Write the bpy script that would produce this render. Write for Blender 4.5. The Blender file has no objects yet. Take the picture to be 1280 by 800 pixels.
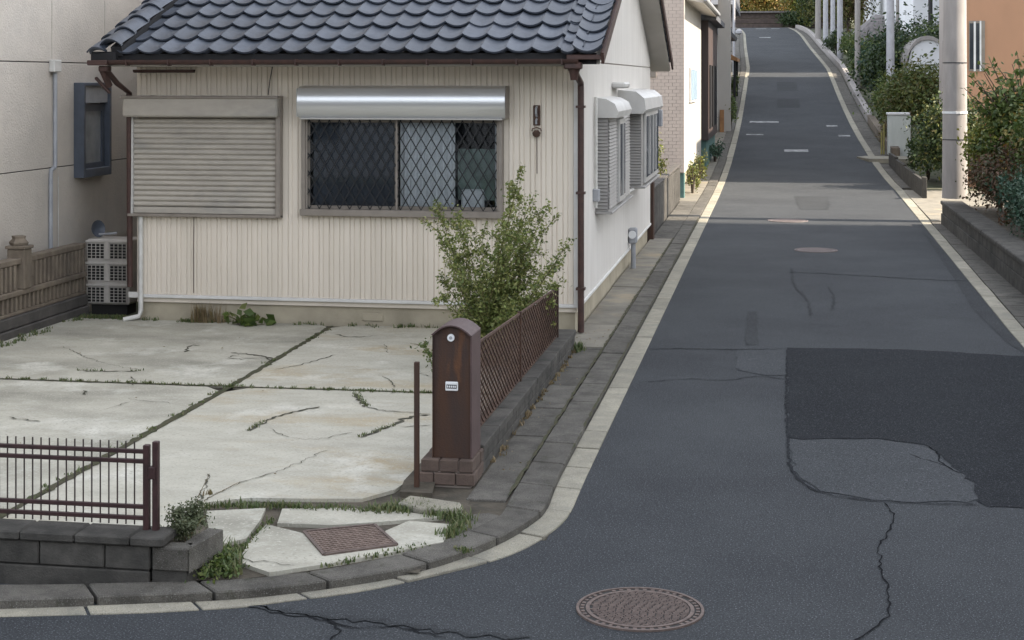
import bpy, bmesh, math, random
import numpy as np
from mathutils import Vector, Matrix

# ------------------------------------------------------------------ camera, light, exposure
SC = bpy.context.scene
COL = SC.collection
CAMH, FPX, HORIZ, YAW = 2.7, 1942.0, 99.0, math.radians(9.6)
cd = bpy.data.cameras.new('camera'); cam = bpy.data.objects.new('camera', cd); COL.objects.link(cam)
cam.location = (0, 0, CAMH); cam.rotation_euler = (math.radians(90), 0, YAW)
cd.sensor_width = 36; cd.sensor_fit = 'HORIZONTAL'; cd.lens = 36 * FPX / 1280
cd.shift_y = -(400 - HORIZ) / 1280; cd.clip_end = 2000; cd.clip_start = .1
SC.camera = cam

SUN_EL = math.radians(40)
world = bpy.data.worlds.new('World'); SC.world = world; world.use_nodes = True
wn = world.node_tree; wn.nodes.clear()
sky = wn.nodes.new('ShaderNodeTexSky'); sky.sky_type = 'NISHITA'; sky.sun_disc = False
sky.sun_elevation = SUN_EL; sky.sun_rotation = math.radians(90)
sky.air_density = 1.0; sky.dust_density = 1.2; sky.ozone_density = 1.0
hsv = wn.nodes.new('ShaderNodeHueSaturation'); hsv.inputs['Saturation'].default_value = .27
bg = wn.nodes.new('ShaderNodeBackground'); bg.inputs['Strength'].default_value = .15
wo = wn.nodes.new('ShaderNodeOutputWorld')
wn.links.new(sky.outputs[0], hsv.inputs['Color']); wn.links.new(hsv.outputs[0], bg.inputs['Color'])
wn.links.new(bg.outputs[0], wo.inputs['Surface'])
sd = bpy.data.lights.new('sun', 'SUN'); sd.energy = 3.3; sd.angle = math.radians(.5); sd.color = (1, .87, .70)
sun = bpy.data.objects.new('sun', sd); COL.objects.link(sun)
sun.rotation_euler = Vector((-math.cos(SUN_EL), 0, -math.sin(SUN_EL))).to_track_quat('-Z', 'Y').to_euler()
sun.location = (30, 0, 40)
SC.view_settings.view_transform = 'Standard'; SC.view_settings.look = 'None'
SC.view_settings.gamma = 1; SC.view_settings.exposure = 1.9
SC.render.engine = 'CYCLES'
SC.cycles.max_bounces = 6; SC.cycles.diffuse_bounces = 3; SC.cycles.transparent_max_bounces = 12

random.seed(7)
rng = np.random.default_rng(11)
SN, CS = math.sin(YAW), math.cos(YAW)

def G(px, py, z=0.0):                       # a pixel whose point lies at height z
    d = FPX * (CAMH - z) / (py - HORIZ); l = (px - 640) / FPX * d
    return Vector((l * CS - d * SN, l * SN + d * CS, z))
def PX(px, py, X):                          # a pixel on the plane x = X
    r = (px - 640) / FPX; d = X / (r * CS - SN)
    return Vector((X, r * d * SN + d * CS, CAMH - (py - HORIZ) / FPX * d))
def PY(px, py, Y):                          # a pixel on the plane y = Y
    r = (px - 640) / FPX; d = Y / (r * SN + CS)
    return Vector((d * (r * CS - SN), Y, CAMH - (py - HORIZ) / FPX * d))
def lerp_tab(tab, v):
    if v <= tab[0][0]: return tab[0][1]
    for (a, b), (c, d) in zip(tab, tab[1:]):
        if v <= c:
            t = (v - a) / (c - a); return b + (d - b) * t
    return tab[-1][1]
_ZT = [(36, 0), (41, .05), (46, .2), (50, .4), (55, .68), (60, 1.02), (66, 1.5), (73, 2.15), (80, 2.85), (90, 3.72), (102, 4.75), (114, 5.75), (126, 6.6), (136, 7.15), (146, 7.4), (170, 7.5)]
def zr(Y): return lerp_tab(_ZT, Y)
_XL = [(-10, -1.26), (60, -1.26), (85, -1.32), (102, -1.8), (120, -2.2), (138, -3.2), (150, -6)]
_XR = [(-10, 2.42), (17, 2.47), (29, 2.70), (38, 2.86), (85, 2.7), (102, 2.15), (120, 1.75), (138, 1.0), (150, -1)]
def XL(Y): return lerp_tab(_XL, Y)
def XR(Y): return lerp_tab(_XR, Y)

# ------------------------------------------------------------------ materials
MATS = {}
def _lin(c): return tuple(c) + (1,)
def mat(name, c1, c2=None, scale=3, rough=.8, bump=.15, bscale=90, lo=.35, hi=.65, metal=0, rnd=0, stretch=(1, 1, 1),
        stain=None, stain_scale=.8, stain_lo=.55, stain_hi=.75, stain2=None, stain2_scale=2, stain2_lo=.6, stain2_hi=.7, speck=None, speck_scale=220, speck_dark=.45, spec=.35, bump2=0, bscale2=8, coat=0):
    m = bpy.data.materials.new(name); m.use_nodes = True; MATS[name] = m
    nt = m.node_tree; N = nt.nodes; L = nt.links
    p = N['Principled BSDF']
    p.inputs['Roughness'].default_value = rough; p.inputs['Metallic'].default_value = metal
    p.inputs['Specular IOR Level'].default_value = spec
    if coat: p.inputs['Coat Weight'].default_value = coat; p.inputs['Coat Roughness'].default_value = .25
    g = N.new('ShaderNodeNewGeometry')
    mp = N.new('ShaderNodeMapping'); mp.inputs['Scale'].default_value = stretch
    L.new(g.outputs['Position'], mp.inputs['Vector'])
    def noise(sc, vec, det=6, ro=.6):
        n = N.new('ShaderNodeTexNoise'); n.inputs['Scale'].default_value = sc; n.inputs['Detail'].default_value = det
        n.inputs['Roughness'].default_value = ro; L.new(vec, n.inputs['Vector']); return n.outputs['Fac']
    def ramp(f, a, b):
        r = N.new('ShaderNodeMapRange'); r.inputs['From Min'].default_value = a; r.inputs['From Max'].default_value = b
        L.new(f, r.inputs['Value']); return r.outputs['Result']
    def mix(f, a, b, typ='MIX'):
        x = N.new('ShaderNodeMix'); x.data_type = 'RGBA'; x.blend_type = typ
        if isinstance(f, float): x.inputs[0].default_value = f
        else: L.new(f, x.inputs[0])
        for i, v in ((6, a), (7, b)):
            if isinstance(v, tuple): x.inputs[i].default_value = _lin(v)
            else: L.new(v, x.inputs[i])
        return x.outputs[2]
    if c2 is None: c2 = tuple(v * .8 for v in c1)
    col = mix(ramp(noise(scale, mp.outputs[0]), lo, hi), tuple(c1), tuple(c2))
    if stain: col = mix(ramp(noise(stain_scale, mp.outputs[0], 8, .65), stain_lo, stain_hi), col, tuple(stain))
    if stain2: col = mix(ramp(noise(stain2_scale, g.outputs['Position'], 8, .7), stain2_lo, stain2_hi), col, tuple(stain2))
    if speck:
        col = mix(ramp(noise(speck_scale, g.outputs['Position'], 2, .5), .58, .72), col, tuple(speck))
        dk = tuple(v * speck_dark for v in c1)
        col = mix(ramp(noise(speck_scale * .8, mp.outputs[0], 1, .5), .42, .30), col, dk)
    if rnd:
        oi = N.new('ShaderNodeObjectInfo')
        mr = N.new('ShaderNodeMapRange'); mr.inputs['To Min'].default_value = 1 - rnd; mr.inputs['To Max'].default_value = 1 + rnd
        L.new(oi.outputs['Random'], mr.inputs['Value'])
        hv = N.new('ShaderNodeHueSaturation'); L.new(mr.outputs[0], hv.inputs['Value']); L.new(col, hv.inputs['Color']); col = hv.outputs[0]
    L.new(col, p.inputs['Base Color'])
    if bump:
        b = N.new('ShaderNodeBump'); b.inputs['Strength'].default_value = bump; b.inputs['Distance'].default_value = .01
        L.new(noise(bscale, g.outputs['Position'], 4), b.inputs['Height']); out = b.outputs[0]
        if bump2:
            b2 = N.new('ShaderNodeBump'); b2.inputs['Strength'].default_value = bump2; b2.inputs['Distance'].default_value = .05
            L.new(noise(bscale2, mp.outputs[0], 4), b2.inputs['Height']); L.new(out, b2.inputs['Normal']); out = b2.outputs[0]
        L.new(out, p.inputs['Normal'])
    return m

mat('asphalt', (.050, .055, .060), (.039, .043, .048), scale=.7, rough=.92, bump=.8, bscale=110, speck=(.17, .18, .195), speck_scale=105, stain=(.031, .034, .039), stain_scale=.45, stain_lo=.45, stain_hi=.7, spec=.2)
mat('asphalt_dark', (.017, .020, .024), (.013, .015, .019), scale=1.2, rough=.95, bump=1, bscale=100, speck=(.085, .092, .105), speck_scale=105, spec=.15)
mat('asphalt_mid', (.053, .058, .064), (.043, .048, .053), scale=1.2, rough=.93, bump=.8, bscale=110, speck=(.15, .155, .165), speck_scale=110, spec=.2)
mat('asphalt_worn', (.037, .041, .045), (.030, .033, .037), scale=1.2, rough=.93, bump=.8, bscale=110, speck=(.11, .115, .125), speck_scale=110, spec=.2)
mat('road_crack', (.02, .021, .023), rough=1, bump=0, spec=0)
mat('paint_white', (.36, .37, .37), (.10, .105, .11), scale=5, rough=.85, lo=.38, hi=.66)
mat('gutter_concrete', (.31, .29, .23), (.22, .207, .168), scale=5, rough=.9, bump=.35, bscale=140, rnd=.12, stain=(.17, .17, .145), stain_scale=2.2, speck=(.42, .41, .37), speck_scale=180)
mat('kerb_stone', (.118, .110, .096), (.066, .061, .054), scale=6, rough=.95, bump=.6, bscale=110, rnd=.14, stain=(.05, .047, .04), stain_scale=3, stain2=(.045, .046, .03), stain2_scale=7, stain2_lo=.56, stain2_hi=.72, speck=(.2, .2, .185), speck_scale=170)
mat('paving_tan', (.22, .205, .17), (.15, .14, .12), scale=4, rough=.95, bump=.4, bscale=120, rnd=.1, stain=(.30, .25, .17), stain_scale=1.3)
mat('wall_block', (.085, .080, .072), (.045, .043, .039), scale=7, rough=.95, bump=.7, bscale=90, rnd=.15, stain=(.022, .022, .020), stain_scale=2.5, stain_lo=.5)
mat('brick_brown', (.13, .095, .078), (.085, .062, .052), scale=9, rough=.95, bump=.6, bscale=110, rnd=.12)
mat('slab', (.44, .425, .36), (.36, .345, .29), scale=2.2, rough=.9, bump=.25, bscale=120, stain=(.17, .165, .135), stain_scale=.8, stain_lo=.43, stain_hi=.76, stain2=(.55, .54, .48), stain2_scale=1.3, stain2_lo=.54, stain2_hi=.70, speck=(.47, .455, .39), speck_scale=55, speck_dark=.70, stretch=(1, 1.6, 1))
mat('slab_rust', (.44, .425, .36), (.36, .345, .29), scale=2.2, rough=.9, bump=.25, bscale=120, stain=(.34, .27, .16), stain_scale=.6, stain_lo=.50, stain_hi=.72, stain2=(.55, .54, .48), stain2_scale=1.3, stain2_lo=.54, stain2_hi=.70, speck=(.47, .455, .39), speck_scale=55, speck_dark=.70, stretch=(1, 2.2, 1))
mat('crack', (.045, .047, .036), (.09, .085, .06), scale=20, rough=1, bump=.5)
mat('moss', (.045, .052, .024), (.075, .065, .042), scale=14, rough=1, bump=1, bscale=70)
mat('soil', (.10, .085, .065), (.05, .045, .035), scale=5, rough=1, bump=1, bscale=30)
mat('ground', (.14, .14, .10), (.09, .10, .06), scale=.8, rough=1, bump=.6, bscale=20)
mat('siding', (.72, .65, .56), (.66, .595, .505), scale=1.6, rough=.55, bump=.04, bscale=60, rnd=.025, stretch=(3, 3, .4), stain=(.56, .50, .41), stain_scale=.9, stain_lo=.6, stain_hi=.85, spec=.4)
mat('siding_white', (.69, .665, .63), (.63, .605, .57), scale=1.6, rough=.55, bump=.04, stretch=(1, 3, .4), spec=.4)
mat('trim_white', (.70, .69, .67), (.60, .59, .57), scale=5, rough=.5, bump=.03)
mat('foundation', (.42, .375, .285), (.33, .295, .225), scale=2.5, rough=.9, bump=.3, bscale=90, stain=(.23, .21, .15), stain_scale=1.6, stain_lo=.52, stain_hi=.8)
mat('brown_metal', (.07, .036, .030), (.045, .025, .022), scale=12, rough=.5, bump=.1, bscale=60, spec=.4)
mat('rust', (.042, .027, .023), (.062, .031, .019), scale=5, rough=.75, bump=.35, bscale=70, stretch=(2.5, 2.5, .5), stain=(.15, .062, .024), stain_scale=2.6, stain_lo=.54, stain_hi=.74)
mat('rust_top', (.10, .066, .064), (.075, .05, .048), scale=7, rough=.6, bump=.2)
mat('rust_fence', (.115, .07, .05), (.06, .036, .03), scale=14, rough=.8, bump=.3)
mat('fence_paint', (.050, .023, .023), (.030, .015, .015), scale=18, rough=.5, bump=.15, spec=.4)
mat('fence_rod', (.06, .048, .043), (.035, .026, .024), scale=18, rough=.6, bump=.1)
mat('tile', (.068, .080, .104), (.044, .054, .074), scale=7, rough=.48, bump=.12, bscale=45, rnd=.22, stain=(.09, .10, .115), stain_scale=5, stain_lo=.6, stain_hi=.8, spec=.6, bump2=.06, bscale2=12)
mat('dark_fascia', (.02, .02, .022), rough=.8)
mat('soffit', (.52, .49, .45), (.46, .43, .39), scale=2, rough=.7)
mat('alu', (.50, .49, .47), (.44, .43, .41), scale=4, rough=.38, bump=.03, metal=.0, spec=.6)
mat('alu_bright', (.72, .73, .74), (.68, .69, .70), scale=4, rough=.28, bump=.02, metal=.75, spec=.6, stretch=(.3, 1, 6))
mat('frame_taupe', (.25, .22, .19), (.20, .175, .15), scale=6, rough=.45, bump=.05, spec=.5)
mat('shutter', (.43, .395, .345), (.36, .33, .29), scale=3, rough=.5, bump=.05, stain=(.28, .27, .25), stain_scale=1.2, stretch=(1, 1, 2.5))
mat('shutter_side', (.34, .33, .315), (.28, .27, .26), scale=3, rough=.5, bump=.05)
mat('hood_white', (.55, .54, .52), (.46, .45, .435), scale=3, rough=.45, bump=.05)
mat('grille_black', (.015, .016, .018), rough=.5, bump=0)
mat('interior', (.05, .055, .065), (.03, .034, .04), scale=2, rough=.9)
mat('insect_screen', (.04, .05, .07), (.028, .036, .05), scale=1.5, rough=.6, spec=.4)
mat('curtain', (.88, .88, .89), (.74, .75, .76), scale=30, rough=.9, bump=.3, bscale=60)
mat('curtain_green', (.26, .33, .30), (.13, .17, .15), scale=4, rough=.9)
mat('stucco', (.58, .535, .48), (.52, .48, .43), scale=1.2, rough=.95, bump=.9, bscale=42, stain=(.38, .36, .335), stain_scale=.5, stain_lo=.5, stain_hi=.8, bump2=.1, bscale2=14)
mat('joint_dark', (.10, .095, .09), rough=1, bump=0)
mat('blue_frame', (.085, .10, .13), (.065, .078, .10), scale=6, rough=.45, bump=.04, spec=.5)
mat('pvc_grey', (.36, .37, .39), (.28, .29, .31), scale=5, rough=.5, bump=.03)
mat('pvc_white', (.62, .61, .58), (.5, .49, .46), scale=8, rough=.5, bump=.03)
mat('old_concrete', (.21, .175, .135), (.14, .115, .09), scale=6, rough=.95, bump=.6, bscale=60, stain=(.075, .065, .055), stain_scale=2, stain_lo=.5, stretch=(1, 1, .6))
mat('dark_concrete', (.095, .088, .082), (.06, .056, .053), scale=5, rough=.95, bump=.6, bscale=60)
mat('ac_white', (.52, .49, .45), (.42, .39, .36), scale=7, rough=.6, bump=.1, stain=(.25, .21, .17), stain_scale=3, stain_lo=.6)
mat('ac_dark', (.025, .024, .023), rough=.9, bump=0)
mat('cast_iron', (.165, .125, .110), (.105, .08, .072), scale=25, rough=.65, bump=.3, bscale=120, metal=.3)
mat('grate_rust', (.22, .165, .14), (.13, .095, .08), scale=25, rough=.7, bump=.3)
mat('iron_dark', (.03, .029, .028), rough=.8, bump=0)
mat('manhole_grey', (.20, .165, .16), (.14, .12, .115), scale=20, rough=.8, bump=.4)
mat('pole_concrete', (.36, .335, .32), (.29, .27, .26), scale=3, rough=.9, bump=.3, bscale=60, stretch=(2, 2, .4), stain=(.22, .205, .195), stain_scale=1.2)
mat('pole_light', (.50, .50, .53), (.42, .42, .45), scale=3, rough=.7, bump=.1)
mat('white_plaster', (.42, .405, .375), (.38, .365, .34), scale=1, rough=.9, bump=.25, bscale=60, stretch=(1, 1, .5))
mat('pink_tile', (.60, .51, .455), (.55, .465, .415), scale=3, rough=.7, bump=.05, rnd=.05)
mat('mortar', (.42, .36, .32), rough=1)
mat('orange_wall', (.46, .265, .17), (.41, .24, .155), scale=.9, rough=.9, bump=.3, bscale=50, stretch=(1, 1, .5))
mat('grey_wall', (.40, .36, .335), (.36, .325, .30), scale=.9, rough=.9, bump=.3, bscale=50)
mat('white_far', (.78, .79, .82), (.70, .71, .74), scale=.5, rough=.9, bump=.05)
mat('brown_panel', (.075, .055, .052), (.058, .043, .04), scale=4, rough=.6, bump=.1, stretch=(6, 6, .3))
mat('teal', (.10, .19, .18), (.07, .14, .135), scale=4, rough=.7)
mat('teal_dark', (.03, .13, .12), (.02, .08, .075), scale=5, rough=.8)
mat('black', (.014, .014, .016), rough=.6, bump=0)
mat('roof_far', (.13, .135, .15), (.09, .095, .105), scale=5, rough=.6, bump=.3, bscale=20)
mat('wood_orange', (.34, .18, .08), (.25, .13, .06), scale=6, rough=.7)
mat('cabinet', (.58, .62, .60), (.50, .54, .52), scale=3, rough=.6, bump=.05, stretch=(2, 2, .5))
mat('bark', (.10, .08, .06), (.06, .05, .04), scale=12, rough=1, bump=.6)
mat('stem_green', (.12, .12, .045), (.10, .075, .04), scale=12, rough=.8)
mat('wire', (.04, .04, .045), rough=.6, bump=0)
mat('far_block', (.42, .42, .43), (.36, .36, .37), scale=.4, rough=.9)
mat('brick_wall_far', (.11, .085, .075), (.07, .055, .05), scale=3, rough=.95, bump=.5, bscale=12)
mat('stone_slope', (.22, .20, .20), (.13, .12, .12), scale=5, rough=1, bump=1, bscale=5)
mat('yellow_pipe', (.30, .27, .10), (.22, .2, .08), scale=6, rough=.6)
mat('plate', (.78, .79, .80), rough=.4, bump=0)
mat('lamp_orange', (.65, .20, .04), rough=.5)
mat('shade_block_wall', (.52, .50, .47), (.46, .44, .42), scale=.3, rough=.9)

def leafmat(name, cols, trans=.25):
    m = bpy.data.materials.new(name); m.use_nodes = True; MATS[name] = m
    nt = m.node_tree; N = nt.nodes; L = nt.links; p = N['Principled BSDF']; out = N['Material Output']
    g = N.new('ShaderNodeNewGeometry'); r = N.new('ShaderNodeValToRGB'); r.color_ramp.interpolation = 'LINEAR'
    els = r.color_ramp.elements
    while len(els) < len(cols): els.new(.5)
    for i, c in enumerate(cols):
        els[i].position = i / (len(cols) - 1); els[i].color = _lin(c)
    L.new(g.outputs['Random Per Island'], r.inputs[0]); L.new(r.outputs[0], p.inputs['Base Color'])
    p.inputs['Roughness'].default_value = .5; p.inputs['Specular IOR Level'].default_value = .4
    t = N.new('ShaderNodeBsdfTranslucent'); L.new(r.outputs[0], t.inputs[0])
    x = N.new('ShaderNodeMixShader'); x.inputs[0].default_value = trans
    L.new(p.outputs[0], x.inputs[1]); L.new(t.outputs[0], x.inputs[2]); L.new(x.outputs[0], out.inputs[0])
leafmat('leaf_shrub', [(.07, .10, .03), (.13, .17, .045), (.20, .24, .07), (.28, .28, .10), (.11, .14, .045)])
leafmat('leaf_dark', [(.018, .036, .014), (.03, .055, .018), (.045, .075, .022), (.06, .085, .03)])
leafmat('leaf_mid', [(.04, .07, .018), (.07, .11, .025), (.10, .14, .035), (.13, .15, .04)])
leafmat('leaf_olive', [(.06, .08, .022), (.10, .12, .03), (.15, .16, .04), (.12, .10, .035)])
leafmat('leaf_red', [(.05, .045, .02), (.09, .05, .028), (.14, .07, .04), (.06, .065, .025), (.045, .055, .02)])
leafmat('leaf_blue', [(.025, .06, .04), (.04, .085, .055), (.06, .105, .065), (.03, .055, .035)])
leafmat('leaf_autumn', [(.09, .10, .025), (.22, .17, .03), (.32, .16, .04), (.14, .13, .035), (.30, .22, .05)])
leafmat('leaf_yellow', [(.14, .17, .03), (.24, .24, .04), (.10, .14, .03)])
leafmat('leaf_brown', [(.10, .07, .03), (.15, .10, .05), (.07, .06, .025), (.18, .12, .06)])
leafmat('leaf_sage', [(.07, .09, .045), (.11, .13, .07), (.15, .165, .10), (.08, .10, .04)])
leafmat('grass', [(.055, .085, .03), (.09, .125, .045), (.12, .15, .055), (.18, .17, .085)])
leafmat('dry_grass', [(.18, .13, .07), (.25, .19, .11), (.14, .12, .05)])

gm = bpy.data.materials.new('glass'); gm.use_nodes = True; MATS['glass'] = gm
N = gm.node_tree.nodes; L = gm.node_tree.links; N.remove(N['Principled BSDF'])
tr = N.new('ShaderNodeBsdfTransparent'); tr.inputs[0].default_value = (.93, .95, .96, 1)
gl = N.new('ShaderNodeBsdfGlossy'); gl.inputs['Roughness'].default_value = .03
fr = N.new('ShaderNodeFresnel'); fr.inputs[0].default_value = 1.6
mx = N.new('ShaderNodeMixShader'); L.new(fr.outputs[0], mx.inputs[0]); L.new(tr.outputs[0], mx.inputs[1]); L.new(gl.outputs[0], mx.inputs[2])
L.new(mx.outputs[0], N['Material Output'].inputs[0])
mat('glass_dark', (.035, .045, .055), (.025, .03, .04), rough=.08, bump=0, spec=.7)
mat('glass_grey', (.36, .38, .40), (.22, .24, .26), scale=2, rough=.15, bump=0, spec=.7)
mat('glass_blue', (.42, .55, .66), (.32, .43, .55), scale=5, rough=.2, bump=0, spec=.6)

# ------------------------------------------------------------------ builders
ORI = {}
def thing(name, label, cat, loc=(0, 0, 0), group=None, kind=None):
    o = bpy.data.objects.new(name, None); COL.objects.link(o); o.empty_display_size = .1
    o.location = loc; ORI[o] = Vector(loc)
    if label: o['label'] = label
    if cat: o['category'] = cat
    if group: o['group'] = group
    if kind: o['kind'] = kind
    return o
def tag(o, label=None, cat=None, group=None, kind=None):
    if label: o['label'] = label
    if cat: o['category'] = cat
    if group: o['group'] = group
    if kind: o['kind'] = kind
    return o
def link(name, me, parent=None, loc=None):
    o = bpy.data.objects.new(name, me); COL.objects.link(o)
    if parent is not None:
        o.parent = parent; ORI[o] = ORI[parent]
    else: ORI[o] = Vector((0, 0, 0))
    if loc is not None: o.location = Vector(loc) - ORI[o]; ORI[o] = Vector(loc)
    return o

class MB:
    def __init__(s): s.v = []; s.f = []
    def add(s, vs, fs):
        n = len(s.v); s.v += [Vector(v) for v in vs]; s.f += [[i + n for i in f] for f in fs]; return s
    def box(s, x0, x1, y0, y1, z0, z1):
        return s.add([(x0, y0, z0), (x1, y0, z0), (x1, y1, z0), (x0, y1, z0), (x0, y0, z1), (x1, y0, z1), (x1, y1, z1), (x0, y1, z1)],
                     [(3, 2, 1, 0), (4, 5, 6, 7), (0, 1, 5, 4), (1, 2, 6, 5), (2, 3, 7, 6), (3, 0, 4, 7)])
    def prism(s, poly, z0, z1, zf=None):            # poly in XY, up
        n = len(poly); a = [(p[0], p[1], z0) for p in poly]; b = [(p[0], p[1], z1) for p in poly]
        ar = sum(poly[i][0] * poly[(i + 1) % n][1] - poly[(i + 1) % n][0] * poly[i][1] for i in range(n))
        fs = [list(range(n, 2 * n)), list(range(n))[::-1]] + [(i, (i + 1) % n, n + (i + 1) % n, n + i) for i in range(n)]
        if ar < 0: fs = [list(f)[::-1] for f in fs]
        return s.add(a + b, fs)
    def extrude_x(s, prof, x0, x1):                 # prof in (y,z)
        n = len(prof); a = [(x0, p[0], p[1]) for p in prof]; b = [(x1, p[0], p[1]) for p in prof]
        return s.add(a + b, [list(range(n))[::-1], list(range(n, 2 * n))] + [(i, (i + 1) % n, n + (i + 1) % n, n + i) for i in range(n)])
    def extrude_y(s, prof, y0, y1):                 # prof in (x,z)
        n = len(prof); a = [(p[0], y0, p[1]) for p in prof]; b = [(p[0], y1, p[1]) for p in prof]
        return s.add(a + b, [list(range(n)), list(range(n, 2 * n))[::-1]] + [(n + i, n + (i + 1) % n, (i + 1) % n, i) for i in range(n)])
    def bar(s, a, b, w, h=None, up=(0, 0, 1)):      # box beam a->b
        a = Vector(a); b = Vector(b); h = h or w; d = (b - a).normalized(); u = Vector(up)
        if abs(d.dot(u)) > .98: u = Vector((1, 0, 0)) if abs(d.x) < .9 else Vector((0, 1, 0))
        r = d.cross(u).normalized() * w / 2; t = r.cross(d).normalized() * h / 2
        vs = [p + q for p in (a, b) for q in (-r - t, r - t, r + t, -r + t)]
        return s.add(vs, [(3, 2, 1, 0), (4, 5, 6, 7), (0, 1, 5, 4), (1, 2, 6, 5), (2, 3, 7, 6), (3, 0, 4, 7)])
    def tube(s, pts, r, n=8, cap=True):
        pts = [Vector(p) for p in pts]; k = len(pts); rs = r if isinstance(r, (list, tuple)) else [r] * k
        base = len(s.v); ref = None
        for i, p in enumerate(pts):
            d = (pts[min(i + 1, k - 1)] - pts[max(i - 1, 0)]).normalized()
            if ref is None:
                ref = Vector((0, 0, 1)) if abs(d.z) < .9 else Vector((1, 0, 0))
            x = d.cross(ref).normalized(); y = d.cross(x).normalized(); ref = x.cross(d)
            for j in range(n):
                a = 2 * math.pi * j / n; s.v.append(p + (x * math.cos(a) + y * math.sin(a)) * rs[i])
        for i in range(k - 1):
            for j in range(n):
                s.f.append([base + i * n + j, base + i * n + (j + 1) % n, base + (i + 1) * n + (j + 1) % n, base + (i + 1) * n + j])
        if cap:
            s.f.append([base + j for j in range(n)][::-1]); s.f.append([base + (k - 1) * n + j for j in range(n)])
        return s
    def lathe(s, prof, c, n=24):                    # prof (r,z) from bottom to top round c
        base = len(s.v); k = len(prof)
        for (r, z) in prof:
            for j in range(n):
                a = 2 * math.pi * j / n; s.v.append(Vector((c[0] + r * math.cos(a), c[1] + r * math.sin(a), c[2] + z)))
        for i in range(k - 1):
            for j in range(n):
                s.f.append([base + i * n + j, base + i * n + (j + 1) % n, base + (i + 1) * n + (j + 1) % n, base + (i + 1) * n + j])
        s.f.append([base + j for j in range(n)][::-1]); s.f.append([base + (k - 1) * n + j for j in range(n)])
        return s
    def mesh(s, name, m, off=Vector((0, 0, 0)), bevel=0, smooth=False):
        me = bpy.data.meshes.new(name); me.from_pydata([v - off for v in s.v], [], s.f)
        bm = bmesh.new(); bm.from_mesh(me); bmesh.ops.recalc_face_normals(bm, faces=bm.faces)
        if bevel: bmesh.ops.bevel(bm, geom=list(bm.edges), offset=bevel, segments=1, affect='EDGES', clamp_overlap=True)
        bm.to_mesh(me); bm.free(); me.materials.append(MATS[m])
        if smooth:
            me.polygons.foreach_set('use_smooth', [True] * len(me.polygons)); me.set_sharp_from_angle(angle=math.radians(38))
        return me
    def build(s, name, m, parent=None, bevel=0, smooth=False, label=None, cat=None, group=None, kind=None, loc=None):
        off = Vector(loc) if loc is not None else (ORI[parent] if parent is not None else Vector((0, 0, 0)))
        o = link(name, s.mesh(name, m, off, bevel, smooth), parent, loc)
        return tag(o, label, cat, group, kind)
def B(x0, x1, y0, y1, z0, z1): return MB().box(x0, x1, y0, y1, z0, z1)

def resample(pts, step):
    pts = [Vector(p) for p in pts]; out = [pts[0]]; acc = 0
    seg = [(b - a).length for a, b in zip(pts, pts[1:])]; tot = sum(seg); n = max(1, round(tot / step))
    return along(pts, [tot * i / n for i in range(n + 1)])
def along(pts, ds):
    seg = [(b - a).length for a, b in zip(pts, pts[1:])]; out = []
    for d in ds:
        i = 0
        while i < len(seg) - 1 and d > seg[i]: d -= seg[i]; i += 1
        t = d / seg[i] if seg[i] else 0; out.append(pts[i].lerp(pts[i + 1], t))
    return out
def smoothline(pts, it=2):
    pts = [Vector(p) for p in pts]
    for _ in range(it):
        q = [pts[0]]
        for a, b in zip(pts, pts[1:]): q += [a.lerp(b, .25), a.lerp(b, .75)]
        q.append(pts[-1]); pts = q
    return pts

def ribbon(pts, w, jit=.0, wj=.5, step=.05, h=.004):
    """A thin irregular strip along pts: cracks and mossy joints."""
    P = resample(pts, step); mb = MB(); vs = []; n = len(P)
    for i, p in enumerate(P):
        d = (P[min(i + 1, n - 1)] - P[max(i - 1, 0)]); d.z = 0; d.normalize(); r = Vector((d.y, -d.x, 0))
        c = p + r * random.gauss(0, jit); ww = w * (1 + random.uniform(-wj, wj)) / 2
        if i in (0, n - 1): ww *= .3
        vs += [c - r * ww, c + r * ww]
    return mb.add(vs, [(2 * i, 2 * i + 1, 2 * i + 3, 2 * i + 2) for i in range(n - 1)])

def leaves(name, mt, parent, P, size, up=.5, out_from=None, aspect=.5, label=None, cat=None, group=None, kind=None, sizevar=.4):
    """P: n x 3 leaf positions -> one mesh of folded diamond leaves."""
    P = np.asarray(P, float); n = len(P)
    nr = rng.normal(size=(n, 3)); nr[:, 2] += up
    if out_from is not None: nr += (P - np.asarray(out_from)) * .8 / (np.linalg.norm(P - np.asarray(out_from), axis=1, keepdims=True) + 1e-6)
    nr /= np.linalg.norm(nr, axis=1, keepdims=True) + 1e-9
    t = rng.normal(size=(n, 3)); t -= (t * nr).sum(1, keepdims=True) * nr; t /= np.linalg.norm(t, axis=1, keepdims=True) + 1e-9
    b = np.cross(nr, t); s = size * (1 + rng.uniform(-sizevar, sizevar, (n, 1)))
    V = np.empty((n, 4, 3)); V[:, 0] = P - t * s * .5; V[:, 1] = P + b * s * aspect * .5 + nr * s * .10
    V[:, 2] = P + t * s * .5; V[:, 3] = P - b * s * aspect * .5 + nr * s * .10
    off = np.array(ORI[parent]) if parent is not None else np.zeros(3)
    V = (V - off).reshape(-1, 3)
    me = bpy.data.meshes.new(name); me.vertices.add(4 * n); me.vertices.foreach_set('co', V.ravel().astype(np.float32))
    i = np.arange(n) * 4; F = np.stack([i, i + 1, i + 2, i, i + 2, i + 3], 1).reshape(-1)
    me.loops.add(6 * n); me.loops.foreach_set('vertex_index', F.astype(np.int32))
    me.polygons.add(2 * n); me.polygons.foreach_set('loop_start', (np.arange(2 * n) * 3).astype(np.int32))
    me.update(); me.validate(); me.materials.append(MATS[mt])
    return tag(link(name, me, parent), label, cat, group, kind)

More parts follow.
